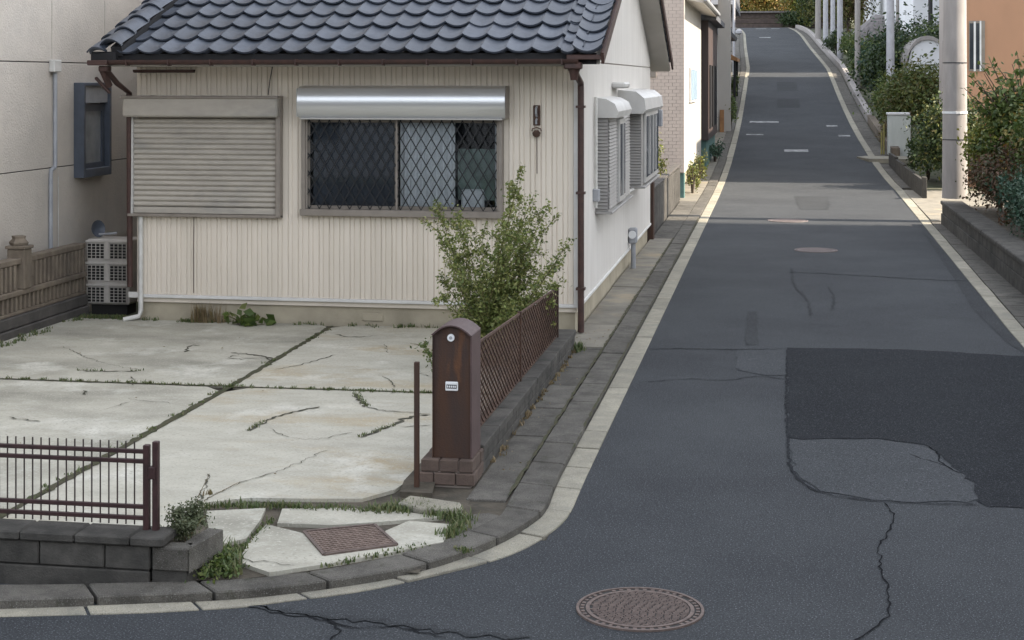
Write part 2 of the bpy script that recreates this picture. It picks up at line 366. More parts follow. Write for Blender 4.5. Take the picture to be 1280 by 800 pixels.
def crown_pts(c, r, n, clumps=None, sig=.16, hollow=.45, flat_bottom=True):
    """Leaf points in clumps on an uneven ellipsoid."""
    c = np.asarray(c, float); r = np.asarray(r, float); k = clumps or max(12, n // 70)
    d = rng.normal(size=(k, 3)); d /= np.linalg.norm(d, axis=1, keepdims=True)
    if flat_bottom: d[:, 2] = np.where(d[:, 2] < -.5, -d[:, 2] * .3, d[:, 2])
    rad = rng.uniform(hollow, 1.0, (k, 1)) * (1 + rng.normal(0, .10, (k, 1)))
    C = d * rad; ids = rng.integers(0, k, n)
    sg = sig * (0.7 + rng.random(k))[ids][:, None]
    return c + (C[ids] + rng.normal(size=(n, 3)) * sg) * r

def bush(name, label, cat, base, r, n, mt, size, clumps=None, sig=.16, trunk=.0, group=None, mt2=None, n2=0, zc=None, hollow=.35):
    base = Vector(base); t = thing(name, label, cat, base, group)
    c = base + Vector((0, 0, trunk + (zc if zc is not None else r[2] * .85)))
    pts = crown_pts(c, r, n, clumps, sig, hollow)
    pts[:, 2] = np.maximum(pts[:, 2], base.z + .03)
    leaves('crown', mt, t, pts, size, out_from=c)
    if mt2:
        p2 = crown_pts(c, np.array(r) * 1.03, n2, clumps, sig, .8); p2[:, 2] = np.maximum(p2[:, 2], base.z + .05)
        leaves('new_growth', mt2, t, p2, size * .9, out_from=c, kind='stuff')
    mb = MB(); k = 5 if trunk < .6 else 6
    if trunk >= .6:
        mb.tube([base, base + Vector((.04, .02, trunk)), c], [.02 * r[2] + .05, .015 * r[2] + .035, .02], 7)
    for i in range(k):
        a = i * 2.4 + random.random(); e = Vector((math.cos(a) * r[0] * .6, math.sin(a) * r[1] * .6, r[2] * .6))
        s = base + Vector((0, 0, trunk * .7)); mb.tube([s, s.lerp(c, .5) + e * .35, c + e], [.03, .02, .006], 5)
    mb.build('trunk', 'bark', t)
    return t

def grass_blades(mb_pts, h, spread, n, mt, name, parent=None, lean=.5, w=.006, **kw):
    """n blades round each point."""
    vs = []; fs = []
    for p in mb_pts:
        for _ in range(n):
            b = Vector(p) + Vector((random.gauss(0, spread), random.gauss(0, spread), 0))
            a = random.uniform(0, 6.283); hh = h * random.uniform(.4, 1.2); l = hh * random.uniform(.1, lean)
            dv = Vector((math.cos(a), math.sin(a), 0)); r = Vector((-dv.y, dv.x, 0)) * w * random.uniform(.6, 1.4)
            k = len(vs); mid = b + dv * l * .35 + Vector((0, 0, hh * .6)); tip = b + dv * l + Vector((0, 0, hh))
            vs += [b - r, b + r, mid - r * .7, mid + r * .7, tip]; fs += [(k, k + 1, k + 3, k + 2), (k + 2, k + 3, k + 4)]
    return MB().add(vs, fs).build(name, mt, parent, **kw)

# ------------------------------------------------------------------ terrain and roads
xs = [-400, -150, -60, -30, -15, -8, -4, -2, -1, 0, 1, 2, 3, 4, 8, 15, 30, 60, 150, 400]
ys = [-200, -60, -20, 0, 10, 20, 30, 36] + [36 + 2.5 * i for i in range(1, 55)] + [180, 210, 260, 340, 460, 700]
mb = MB(); vs = []
for y in ys:
    for x in xs:
        z = zr(y) - .07 - .03 * (y > 40)
        if y > 175: z += (y - 175) * .09
        vs.append((x, y, z))
nx = len(xs)
mb.add(vs, [(j * nx + i, j * nx + i + 1, (j + 1) * nx + i + 1, (j + 1) * nx + i) for j in range(len(ys) - 1) for i in range(nx - 1)])
mb.build('ground', 'ground', kind='structure')

mb = MB(); vs = []; Ys = [9.0] + [10 + 2 * i for i in range(73)]
for y in Ys:
    a, b = XL(y) - .06, XR(y) + .06
    for k in range(7): vs.append((a + (b - a) * k / 6, y, zr(y)))
mb.add(vs, [(j * 7 + i, j * 7 + i + 1, (j + 1) * 7 + i + 1, (j + 1) * 7 + i) for j in range(len(Ys) - 1) for i in range(6)])
mb.add([(-60, -7, 0), (60, -7, 0), (60, 9, 0), (-60, 9, 0)], [(0, 1, 2, 3)])
road = mb.build('road', 'asphalt', kind='structure')
# the top of the hill, where the lane bends away to the side
MB().add([(-40, 138, 7.24), (-3, 138, 7.24), (-1, 149, 7.45), (-40, 149, 7.5)], [(0, 1, 2, 3)]).build('road_bend', 'asphalt', kind='structure')

def sheet(px, z, name, m, parent, jit=.012, zfun=None):
    P = [G(*p) for p in px]; P = resample(P + [P[0]], .12)[:-1]
    vs = [(p.x + random.gauss(0, jit), p.y + random.gauss(0, jit), z) for p in P]
    return MB().add(vs, [list(range(len(vs)))]).build(name, m, parent)
sheet([(984, 435), (1130, 437), (1300, 447), (1330, 640), (1225, 632), (1216, 606), (1182, 576), (1160, 556), (1100, 549), (984, 549)], .004, 'dark_patch', 'asphalt_dark', road)
sheet([(985, 552), (1100, 551), (1158, 558), (1204, 592), (1221, 627), (1105, 628), (1025, 614), (992, 590)], .0045, 'worn_patch', 'asphalt_mid', road)
sheet([(934, 390), (946, 390), (949, 431), (932, 432)], .004, 'dark_patch', 'asphalt_worn', road, .008)
sheet([(921, 437), (983, 437), (982, 470), (950, 469), (921, 462)], .0042, 'worn_patch', 'asphalt_mid', road, .006)
sheet([(1153, 290), (1166, 300), (1290, 428), (1330, 470), (1260, 430), (1215, 385), (1190, 345)], .0041, 'dark_patch', 'asphalt_worn', road, .006)
sheet([(986, 232), (1034, 232), (1036, 262), (1000, 262)], .004, 'dark_patch', 'asphalt_worn', road, .03)
def rcrack(px, w, jit, name='crack', m='road_crack', z=.006, par=None, step=.05):
    return ribbon(smoothline([G(p[0], p[1], z) for p in px], 1), w, jit, step=step).build(name, m, par or road)
rcrack([(1108, 628), (1118, 645), (1112, 664), (1095, 684), (1100, 705), (1108, 730), (1113, 757), (1108, 775), (1085, 792), (1065, 803)], .009, .008)
rcrack([(312, 757), (360, 764), (400, 770), (470, 776), (530, 786), (600, 793), (660, 799)], .05, .02, m='asphalt_worn')
rcrack([(320, 757), (380, 770), (440, 782), (500, 783), (560, 795)], .012, .015)
rcrack([(400, 770), (430, 788), (410, 800)], .01, .012)
rcrack([(810, 436), (860, 435), (920, 437), (984, 436)], .02, .01, m='asphalt_dark')
rcrack([(800, 478), (860, 473), (905, 476), (950, 469), (984, 474)], .012, .012, m='asphalt_dark')
rcrack([(984, 437), (983, 500), (985, 560), (990, 592), (1020, 616), (1110, 628), (1222, 630)], .016, .006, m='asphalt_dark', z=.008)
rcrack([(1160, 556), (1172, 566), (1178, 580), (1205, 592)], .012, .01)
rcrack([(1135, 567), (1165, 576), (1190, 585)], .008, .01)
rcrack([(985, 340), (1060, 343), (1150, 349), (1235, 352)], .03, .02, m='asphalt_dark')
rcrack([(1036, 358), (1044, 372), (1040, 388)], .02, .012, m='asphalt_worn')
rcrack([(990, 335), (992, 358), (1011, 374), (1013, 395)], .02, .012, m='asphalt_worn')
rcrack([(900, 222), (960, 226), (1010, 222), (1060, 228), (1105, 225)], .06, .05, m='asphalt_dark')
rcrack([(905, 208), (960, 211), (1030, 206), (1085, 209)], .05, .05, m='asphalt_dark')
rcrack([(915, 196), (960, 192), (1020, 198), (1075, 195)], .05, .05, m='asphalt_dark')

def on_road(px, Xg):                      # depth from the lateral position on the road, height from its profile
    p = PX(px, 100, Xg); return p.y
def paint(x0, x1, y0, y1, name='painted_line'):
    n = 4; vs = []
    for j in range(n + 1):
        y = y0 + (y1 - y0) * j / n; vs += [(x0, y, zr(y) + .006), (x1, y, zr(y) + .006)]
    MB().add(vs, [(2 * j, 2 * j + 1, 2 * j + 3, 2 * j + 2) for j in range(n)]).build(name, 'paint_white', road)
paint(-.95, .15, 60.2, 60.7); paint(-1.0, -.4, 55.6, 55.95); paint(1.9, 2.3, 58.8, 59.3); paint(2.2, 2.6, 55.3, 55.8)
paint(.30, 1.05, 50.0, 50.7); paint(-1.6, -.7, 131.5, 132.6); paint(-.3, .4, 131.5, 132.6); paint(-1.1, -.3, 113, 113.8)
for (a, b, c, d) in ((.1, 1.05, 73, 77), (.1, 1.05, 66, 69.5)):
    vs = []
    for j in range(4):
        y = c + (d - c) * j / 3; vs += [(a, y, zr(y) + .005), (b, y, zr(y) + .005)]
    MB().add(vs, [(2 * j, 2 * j + 1, 2 * j + 3, 2 * j + 2) for j in range(3)]).build('dark_patch', 'asphalt_worn', road)

# ------------------------------------------------------------------ left gutter, kerb and paving round the corner
E0 = [(-30, 769.5), (67, 767), (187, 764), (244, 760.6), (307, 757), (360, 749), (416, 743), (480, 732.5), (560, 714), (620, 699), (660, 683), (690, 664), (712, 644)]
E1 = [(-30, 756), (71, 753), (187, 748.6), (296, 744.5), (401, 732.5), (480, 720.5), (540, 708), (600, 687), (640, 668), (668, 650), (683, 637)]
E2 = [(-30, 731), (75, 730.6), (187, 728), (300, 725), (397, 714), (480, 698), (535, 684), (580, 667), (612, 652), (627, 644)]
def edge(px, z, X, y0=10.2):
    return smoothline([G(a, b, z) for a, b in px] + [Vector((X, y0, z)), Vector((X, 11.0, z))], 2) + [Vector((X, 11.8, z))]
e0, e1, e2 = edge(E0, .012, -1.26), edge(E1, .03, -1.43), edge(E2, .05, -1.66, 9.9)
def plen(P): return sum((b - a).length for a, b in zip(P, P[1:]))
def strip_stones(A, Bl, n, name, m, parent, z0, z1, gap=.009, bevel=.004, jz=.003, cuts=None):
    LA, LB = plen(A), plen(Bl)
    for i in range(n):
        t0, t1 = i / n, (i + 1) / n
        if cuts: t0, t1 = cuts[i], cuts[i + 1]
        k = 6
        a = along(A, [LA * (t0 + (t1 - t0) * j / k) for j in range(k + 1)]); b = along(Bl, [LB * (t0 + (t1 - t0) * j / k) for j in range(k + 1)])
        for q in (a, b):
            q[0] = q[0].lerp(q[1], gap / max(.01, (q[1] - q[0]).length)); q[-1] = q[-1].lerp(q[-2], gap / max(.01, (q[-1] - q[-2]).length))
        dz = random.gauss(0, jz)
        MB().prism([(p.x, p.y) for p in a] + [(p.x, p.y) for p in b[::-1]], z0, z1 + dz).build(name, m, parent, bevel=bevel)
kerb = thing('kerb', 'dark kerb stones and pale gutter edging round the corner of the parking plot', None, (-1.5, 9, 0), kind='structure')
strip_stones(e0, e1, 11, 'gutter_stone', 'gutter_concrete', kerb, -.15, .012)
strip_stones(e1, e2, 10, 'kerb_stone', 'kerb_stone', kerb, -.15, .055, bevel=.008)
def straight(Y0, Y1, step, xa, xb, z, name, m, parent, far=False, bevel=.005):
    y = Y0
    while y < Y1 - .05:
        y2 = min(Y1, y + step * random.uniform(.85, 1.15)); g = .006 if y < 45 else .02
        ya, yb = y + g, y2 - g; za, zb = zr(ya) + z, zr(yb) + z; dz = random.gauss(0, .003)
        xo = lambda Y, o: (XL(Y) + 1.26 + o) if o < 0 else (XR(Y) + o)
        vs = [(xo(ya, xa), ya, za - .15), (xo(ya, xb), ya, za - .15), (xo(yb, xb), yb, zb - .15), (xo(yb, xa), yb, zb - .15),
              (xo(ya, xa), ya, za + dz), (xo(ya, xb), ya, za + dz), (xo(yb, xb), yb, zb + dz), (xo(yb, xa), yb, zb + dz)]
        MB().add(vs, [(3, 2, 1, 0), (4, 5, 6, 7), (0, 1, 5, 4), (1, 2, 6, 5), (2, 3, 7, 6), (3, 0, 4, 7)]).build(name, m, parent, bevel=bevel)
        y = y2
straight(11.8, 48, .9, -1.43, -1.26, .012, 'gutter_stone', 'gutter_concrete', kerb)
straight(48, 140, 4, -1.45, -1.26, .012, 'gutter_stone', 'gutter_concrete', kerb)
straight(11.8, 48, .8, -1.66, -1.44, .045, 'kerb_stone', 'kerb_stone', kerb)
straight(48, 138, 4, -1.72, -1.46, .045, 'kerb_stone', 'kerb_stone', kerb)
pav = thing('pavement', None, None, (-1.8, 12, 0), kind='structure')
straight(9.66, 15.3, .95, -1.93, -1.675, .04, 'paving_slab', 'kerb_stone', pav)
MB().prism([(G(a, b, .045).x, G(a, b, .045).y) for a, b in [(590, 643), (611, 641), (626, 645), (606, 655), (580, 667), (556, 678), (552, 672), (566, 662)]], -.1, .046).build('paving_slab', 'kerb_stone', pav, bevel=.006)
MB().add([(-2.0, 8.6, .025), (-1.62, 8.9, .025), (-1.62, 15.3, .025), (-2.0, 15.3, .025)], [(0, 1, 2, 3)]).build('joint_soil', 'soil', pav)
straight(15.3, 26.0, 1.5, -2.045, -1.67, .05, 'paving_slab', 'paving_tan', pav)
straight(26.0, 34.0, 1.2, -2.03, -1.67, .04, 'paving_slab', 'kerb_stone', pav)
straight(34.0, 62.0, 1.0, -2.4, -1.68, .03, 'paving_slab', 'paving_tan', pav)
straight(62.0, 120.0, 4, -2.6, -1.74, .03, 'paving_slab', 'kerb_stone', pav)
for X, w, a, b in ((-1.668, .02, 9.7, 26), (-1.437, .014, 11, 30)):
    ribbon([(X, a, .058), (X, b, .058)] if X < -1.5 else [(X, a, .0515), (X, b, .0515)], w, .004, .8, .08).build('moss_joint', 'moss', kerb)
# right side gutter
rk = thing('kerb_opposite', None, None, (2.8, 20, 0), kind='structure')
straight(8, 30.3, .9, .0001, .17, .012, 'gutter_stone', 'gutter_concrete', rk)
straight(30.3, 46, .9, .0001, .19, .012, 'gutter_stone', 'gutter_concrete', rk)
straight(46, 138, 4, .0001, .2, .012, 'gutter_stone', 'gutter_concrete', rk)
straight(8, 30.2, .8, .178, .52, .02, 'drain_cover', 'kerb_stone', rk)
straight(46, 138, 3, .21, .66, -.03, 'drain_cover', 'kerb_stone', rk)
straight(39.0, 46, .8, .2, .42, .02, 'drain_cover', 'kerb_stone', rk)
MB().prism([(2.93, 30.3), (7, 30.3), (7, 38.6), (3.06, 38.6)], -.1, .025).build('driveway', 'paving_tan', kind='structure')
MB().prism([(2.75, 47.0), (4.1, 47.0), (4.1, 48.8), (2.72, 48.8), (2.45, 48.2)], .05, zr(48) + .05).build('ramp_plate', 'gutter_concrete', kind='structure')

# ------------------------------------------------------------------ parking plot
ZS = .055
def slab(poly, name, m, parent, z=ZS, bev=.01):
    P = resample([Vector((x, y, 0)) for x, y in poly] + [Vector((poly[0][0], poly[0][1], 0))], .35)[:-1]
    P = [(p.x + random.gauss(0, .004), p.y + random.gauss(0, .004)) for p in P]
    return MB().prism(P, -.12, z).build(name, m, parent, bevel=0)
plot = thing('parking_plot', 'cracked pale concrete parking slabs', None, (-4.5, 12, 0), kind='structure')
YJ, XJ = 12.78, -4.62
s1 = slab([(-7.75, YJ + .02), (XJ - .028, YJ + .015), (XJ - .075, 16.18), (-7.75, 16.18)], 'slab', 'slab', plot)
s2 = slab([(XJ + .02, YJ + .015), (-2.15, YJ + .06), (-2.15, 16.18), (XJ - .035, 16.18)], 'slab', 'slab_rust', plot)
s3 = slab([(-7.75, 7.96), (XJ - .03, 7.96), (XJ - .03, YJ - .02), (-7.75, YJ - .02)], 'slab', 'slab', plot, ZS - .004)
s4 = slab([(XJ + .03, 7.96), (-3.45, 7.96), (-3.36, 8.6), (-3.52, 9.38), (-3.0, 9.44), (-2.45, 9.52), (-2.32, 10.4), (-2.2, YJ + .02), (XJ + .025, YJ - .02)], 'slab', 'slab_rust', plot, ZS - .002)
MB().add([(-7.9, 8.2, .03), (-1.9, 8.2, .03), (-1.9, 16.3, .03), (-7.9, 16.3, .03)], [(0, 1, 2, 3)]).build('moss_bed', 'soil', plot)
# front apron: broken pieces
def gp(px, z=.05): return [(G(a, b, z).x, G(a, b, z).y) for a, b in px]
a1 = gp([(258, 641), (300, 639), (348, 637), (322, 655), (308, 676), (290, 690), (276, 686), (258, 668)])
a2 = gp([(354, 638), (430, 637), (510, 641), (556, 648), (470, 655), (381, 661), (338, 655)])
a3 = gp([(333, 658), (379, 664), (404, 694), (497, 681), (470, 657), (556, 650), (570, 664), (553, 681), (480, 694.5), (400, 709.5), (320, 720), (298, 719), (297, 695)])
for p in (a1, a2, a3): slab(p, 'apron_piece', 'slab', plot, .062)
MB().add([(x, y, .04) for x, y in gp([(190, 640), (590, 630), (590, 668), (480, 698), (397, 713), (300, 724), (185, 727)], .04)], [list(range(7))]).build('soil_bed', 'soil', plot)
def scrack(px, w, par, m='crack', jit=.012, z=ZS + .004):
    ribbon(smoothline([G(a, b, z) for a, b in px], 1), w, jit, .7, .04).build('crack', m, par)
for px, w, par in [
    ([(285, 447), (310, 449), (330, 446), (346, 453)], .012, s1), ([(285, 447), (305, 441), (340, 448), (346, 451)], .01, s1),
    ([(288, 441), (318, 443), (330, 445), (347, 450)], .02, s1), ([(230, 440), (236, 431), (250, 432)], .02, s1),
    ([(100, 463), (130, 464), (172, 464)], .02, s1), ([(165, 470), (168, 481)], .012, s1), ([(80, 433), (120, 452), (170, 462)], .007, s1),
    ([(345, 462), (380, 455), (420, 443)], .012, s2), ([(420, 418), (440, 422), (470, 419)], .015, s2), ([(490, 492), (494, 480), (478, 470)], .008, s2),
    ([(520, 465), (536, 470)], .01, s2), ([(480, 430), (485, 441)], .008, s2),
    ([(310, 538), (330, 527), (352, 518), (400, 508)], .022, s4), ([(445, 492), (450, 501), (458, 508)], .03, s4), ([(450, 546), (470, 539), (492, 531), (510, 520), (538, 519)], .025, s4),
    ([(458, 508), (480, 513), (538, 517)], .012, s4), ([(500, 534), (538, 531)], .012, s4), ([(247, 628), (258, 608), (262, 592)], .012, s4), ([(247, 628), (270, 618), (300, 602), (360, 585), (410, 562)], .007, s4),
    ([(335, 535), (370, 550), (400, 548), (440, 540)], .006, s4), ([(50, 527), (10, 521)], .012, s3), ([(130, 512), (160, 502)], .008, s3), ([(105, 488), (108, 493)], .02, s3), ([(160, 498), (190, 502), (215, 503)], .007, s3)]:
    scrack(px, w, par)
for px, w in [([(296, 697), (340, 702), (368, 707)], .006), ([(440, 660), (470, 657)], .008)]:
    scrack(px, w, plot, z=.067)
# moss in the joints
for pts, w in [([(-7.7, YJ, ZS + .002), (XJ, YJ, ZS + .002), (-2.25, YJ + .05, ZS + .002)], .035), ([(XJ - .06, 16.1, ZS + .002), (XJ, YJ, ZS + .002), (XJ, 8.0, ZS + .002)], .06)]:
    ribbon(pts, w, .006, .35, .06).build('moss_joint', 'moss', plot)

gr = []
for _ in range(150): gr.append((random.uniform(-7.6, -2.3), YJ + random.gauss(0, .012) + .01, ZS))
for _ in range(40): gr.append((random.gauss(XJ - .02, .02), random.uniform(8.6, 16), ZS))
for _ in range(8): gr.append((random.gauss(XJ - .02, .03), YJ + random.gauss(0, .04), ZS))
for px in ([(450, 546), (470, 539), (492, 531)], [(445, 492), (458, 508)], [(310, 538), (330, 527)], [(100, 463), (125, 464)], [(165, 464), (175, 463)]):
    for p in resample([G(a, b, ZS) for a, b in px], .05): gr.append(tuple(p))
grass_blades(gr, .024, .016, 9, 'grass', 'joint_grass', kind='stuff', label='fine moss and grass growing along the slab joints', cat='grass', lean=1.5, w=.004)
gr = [tuple(p + Vector((0, random.gauss(0, .02), 0))) for p in resample([G(a, b, .05) for a, b in [(255, 636), (300, 633), (350, 634), (420, 638), (470, 640), (510, 636), (530, 634)]], .02)]
grass_blades(gr, .04, .02, 12, 'grass', 'grass_strip', kind='stuff', label='strip of short green grass along the front edge of the parking slab', cat='grass', lean=.9, w=.005)
gr = [tuple(G(a, b, .05)) for a, b in [(480, 640), (495, 638), (505, 634), (515, 640), (520, 634), (530, 640), (545, 646), (560, 648), (572, 645), (580, 652), (575, 660), (565, 668), (470, 641), (500, 642), (536, 644), (558, 672)] for _ in (0, 1, 2)]
grass_blades(gr, .055, .035, 20, 'grass', 'grass_clump', kind='stuff', label='taller green grass at the foot of the rusty letterbox pillar', cat='grass', lean=.9, w=.005)
gr = [tuple(p) for p in resample([G(a, b, .05) for a, b in [(410, 708), (440, 702), (480, 694), (530, 684)]], .05)] + [tuple(p) for p in resample([G(a, b, .05) for a, b in [(340, 650), (322, 668), (300, 690)]], .05)] + [tuple(G(575, 688, .05)), tuple(G(583, 690, .05))] * 3
grass_blades(gr, .03, .02, 10, 'grass', 'kerb_grass', kind='stuff', label='small grass growing behind the curved kerb stones', cat='grass', lean=1)

# ------------------------------------------------------------------ the siding house
WL, WR, YF, YB = -6.93, -2.05, 16.2, 25.6
YE, YRG, SL = 15.45, 20.75, .40
def RZ(y): return 2.97 + SL * ((y - YE) if y <= YRG else (2 * YRG - YE - y))
house = thing('siding_house', 'single-storey house with cream vertical siding and dark blue-grey tiled roof', 'house', (-4.5, 20.9, 0))
def fx(px, y=YF): return PY(px, 99, y).x
def fz(py, px=500, y=YF): return PY(px, py, y).z
ox0, ox1, oz0, oz1 = fx(384), fx(626), fz(265), fz(148)
mb = MB(); ZT = 2.86
mb.box(WL, ox0, YF, YF + .12, .25, ZT); mb.box(ox1, WR, YF, YF + .12, .25, ZT)
mb.box(ox0, ox1, YF, YF + .12, .25, oz0); mb.box(ox0, ox1, YF, YF + .12, oz1, ZT)
mb.box(WL, WL + .12, YF + .12, YB, .25, ZT); mb.box(WL, WR, YB - .1, YB, .25, ZT)
def gable(x0, x1, base): mb.extrude_x([(YF + .12, base), (YB - .1, base), (YB - .1, RZ(YB) - .12), (YRG, RZ(YRG) - .12), (YF + .12, RZ(YF) - .12)], x0, x1)
gable(WR - .12, WR, .25); gable(WL + .002, WL + .12, ZT + .002)
mb.build('wall', 'siding', house)
mb = MB(); mb.box(WL + .02, WR - .02, YF + .03, YB - .02, -.1, .33)
mb.build('foundation', 'foundation', house)
B(WL - .01, WR + .02, YF - .035, YF - .002, .30, .335).build('base_trim', 'trim_white', house, bevel=.004)
B(WR + .002, WR + .045, YF - .03, YB, .30, .335).build('base_trim', 'trim_white', house, bevel=.004)
B(WR - .03, WR + .025, YF - .03, YF - .003, .335, 2.86).build('corner_trim', 'trim_white', house, bevel=.004)
B(fx(452), fx(478), YF + .018, YF + .03, .10, .18).build('foundation_vent', 'foundation', house, bevel=.004)
# front siding boards, split round the windows
sx0, sx1, sz0, sz1 = fx(163), fx(355), fz(272), fz(120)
hx0, hx1, hz0, hz1 = fx(380), fx(630), fz(269), fz(108)
W = (WR - .03 - WL) / 42
bmesh_cache = {}
for i in range(42):
    a, b = WL + i * W + .0012, WL + (i + 1) * W - .0012; c = (a + b) / 2
    spans = [(.337, 2.855)]
    for (p, q, r, s) in ((sx0, sx1, sz0, sz1), (hx0, hx1, hz0, hz1)):
        if p < c < q: spans = [(.337, r + .02), (s - .02, 2.855)]
    for z0, z1 in spans:
        key = (round(z0, 3), round(z1, 3))
        if key not in bmesh_cache:
            mb = MB(); h = (b - a) / 2; t = YF - .018
            prof = [(-h, .016), (-h, .008), (-h + .008, 0), (-.014, 0), (-.009, .010), (-.003, .010), (.002, 0), (h - .008, 0), (h, .008), (h, .016)]
            mb.prism(prof, z0, z1); bmesh_cache[key] = mb.mesh('siding_board', 'siding')
        link('siding_board', bmesh_cache[key], house, (c, YF - .018, 0))
# road side cladding: ribs far too fine to tell apart
mb = MB(); n = 86
for i in range(n):
    a = YF + (YB - YF) * i / n; b = YF + (YB - YF) * (i + 1) / n; g = .026
    for z0, z1 in ((.337, 2.885), (2.90, None)):
        za = zb = z1
        if z1 is None: za, zb = RZ(a) - .125, RZ(b) - .125
        if za <= z0 + .02: continue
        mb.add([(WR + .003, a + .002, z0), (WR + .03, a + g, z0), (WR + .03, b - g, z0), (WR + .003, b - .002, z0), (WR + .003, a + .002, za), (WR + .03, a + g, za), (WR + .03, b - g, zb), (WR + .003, b - .002, zb)],
               [(0, 1, 5, 4), (1, 2, 6, 5), (2, 3, 7, 6)])
mb.build('side_cladding', 'siding_white', house, kind='stuff')

# roof
XA, XB = -6.99, -1.70
mb = MB().extrude_x([(YE + .05, RZ(YE) - .06), (YRG, RZ(YRG) - .03), (2 * YRG - YE - .05, RZ(YE) - .06), (2 * YRG - YE - .05, RZ(YE) - .12), (YRG, RZ(YRG) - .12), (YE + .05, RZ(YE) - .12)], XA + .02, XB - .03)
roof = mb.build('roof', 'soffit', house)
B(XA + .05, XB - .06, YE + .03, YE + .05, 2.85, 2.965).build('fascia', 'dark_fascia', roof)
B(WL - .02, WR, YE + .052, YF - .02, 2.835, 2.85).build('soffit', 'soffit', roof)
ANG = math.atan(SL); TW, TL, ROW = .262, .46, .385
def tile_mesh(name, Wd, sag, Ln, front=.03, seg=8, convex=False):
    mb = MB(); vs = []
    for (v, dz) in ((0, .042), (.14, .034), (Ln, 0)):
        for i in range(seg + 1):
            u = i / seg; s = math.sin(math.pi * u) ** .85 if 0 < u < 1 else 0
            z = sag * s if convex else sag * (1 - s)
            vs.append((u * Wd, v - (front * s if v == 0 else 0), z + dz))
    nn = seg + 1
    fs = [(r * nn + i, r * nn + i + 1, (r + 1) * nn + i + 1, (r + 1) * nn + i) for r in (0, 1) for i in range(seg)]
    m = len(vs); th = .020
    vs += [(x, y + .004, z - th) for (x, y, z) in vs[:nn]]
    fs += [(m + i, m + i + 1, i + 1, i) for i in range(seg)]
    top2 = [(x, y + .06, z - th) for (x, y, z) in vs[:nn]]; bot2 = [(x, y + .062, z - .06) for (x, y, z) in vs[:nn]]; k = len(vs); vs += top2 + bot2
    fs += [(k + i, k + i + 1, m + i + 1, m + i) for i in range(seg)] + [(k + nn + i, k + nn + i + 1, k + i + 1, k + i) for i in range(seg)]
    mb.add(vs, fs); me = bpy.data.meshes.new(name); me.from_pydata([tuple(v) for v in mb.v], [], mb.f)
    me.materials.append(MATS['tile']); me.polygons.foreach_set('use_smooth', [True] * len(me.polygons)); me.set_sharp_from_angle(angle=math.radians(40))
    return me
tm = tile_mesh('roof_tile', TW + .004, .046, TL, front=.016)
rows = int((YRG - YE) / math.cos(ANG) / ROW) + 1
CA, SA = math.cos(ANG), math.sin(ANG); restv = []; restf = []
for r in range(rows):
    y = YE + r * ROW * CA; z = RZ(y) - .02
    x = -6.86
    while x < -2.06:
        xx = max(x, -6.98)
        if r < 8:
            o = link('roof_tile', tm, roof, (xx, y + random.gauss(0, .003), z + random.gauss(0, .0025)))
            o.rotation_euler = (ANG + random.gauss(0, .006), random.gauss(0, .012), random.gauss(0, .008))
        else:
            b = len(restv)
            for v in tm.vertices: restv.append((xx + v.co.x, y + v.co.y * CA - v.co.z * SA, z + v.co.y * SA + v.co.z * CA))
            restf += [tuple(i + b for i in p.vertices) for p in tm.polygons]
        x += TW
for r in range(rows):                                  # the slope that faces away
    y = 2 * YRG - YE - r * ROW * CA; z = RZ(y) - .02; b = len(restv); x = -6.95; Wd = XB - x - .05
    for k in range(61):
        u = k / 60; w = .05 * (1 - abs(math.sin(math.pi * u * 20)))
        restv += [(x + Wd * u, y, z + w + .03), (x + Wd * u, y - TL * CA, z + w + TL * SA), (x + Wd * u, y - .01, z + w)]
    for k in range(60):
        q = b + 3 * k; restf += [(q, q + 3, q + 4, q + 1), (q, q + 3, q + 5, q + 2)]
me = bpy.data.meshes.new('upper_tiles'); me.from_pydata(restv, [], restf); me.materials.append(MATS['tile'])
tag(link('upper_tiles', me, roof), kind='stuff')
vm = tile_mesh('verge_tile', .29, .055, .36, front=.035)
nm = tile_mesh('verge_tile_narrow', .13, .02, .36, front=.012, seg=4)
k = 0; d = 0.0
while d < 5.6:
    y = YE - .07 + d * CA
    if y < YRG:
        for me_, xx, zo in ((vm, -1.985, .015), (nm, -2.105, .0)):
            o = link('verge_tile', me_, roof, (xx, y, RZ(y) + zo)); o.rotation_euler = (ANG + .02, random.gauss(0, .02), random.gauss(0, .012))
        y2 = 2 * YRG - y
        o = link('verge_tile', vm, roof, (-1.695, y2, RZ(y) + .01)); o.rotation_euler = (ANG, 0, math.pi)
    d += .285
bm_ = tile_mesh('verge_barrel', .235, .07, .47, front=.012, convex=True)
bw_ = tile_mesh('verge_barrel_outer', .20, .05, .47, front=.012, convex=True)
d = 0.0; k = 0
while d < 5.6:
    y = YE - .05 + d * CA
    o = link('verge_tile', bm_, roof, (-7.0, y, RZ(y) + .075)); o.rotation_euler = (ANG, random.gauss(0, .02), random.gauss(0, .01))
    o = link('verge_tile', bw_, roof, (-7.13, y - .03, RZ(y) + .0)); o.rotation_euler = (ANG, random.gauss(-.12, .02), random.gauss(0, .01))
    d += .385
mb = MB(); mb.bar((-6.83, YE - .02, RZ(YE) + .02), (-6.83, YRG, RZ(YRG) + .02), .12, .10); mb.build('verge_mortar', 'dark_fascia', roof)
mb = MB(); mb.bar((XA - .02, YRG, RZ(YRG) + .08), (XB + .02, YRG, RZ(YRG) + .08), .24, .26); mb.build('ridge', 'tile', roof, bevel=.05)
for y1 in (YE - .08, 2 * YRG - YE + .06):
    mb = MB(); mb.bar((XB + .012, y1, RZ(y1) - .03), (XB + .012, YRG, RZ(YRG) - .03), .03, .12, up=(0, 0, 1)); mb.build('barge_board', 'brown_metal', roof)
mb = MB(); y1 = 2 * YRG - YE + .02
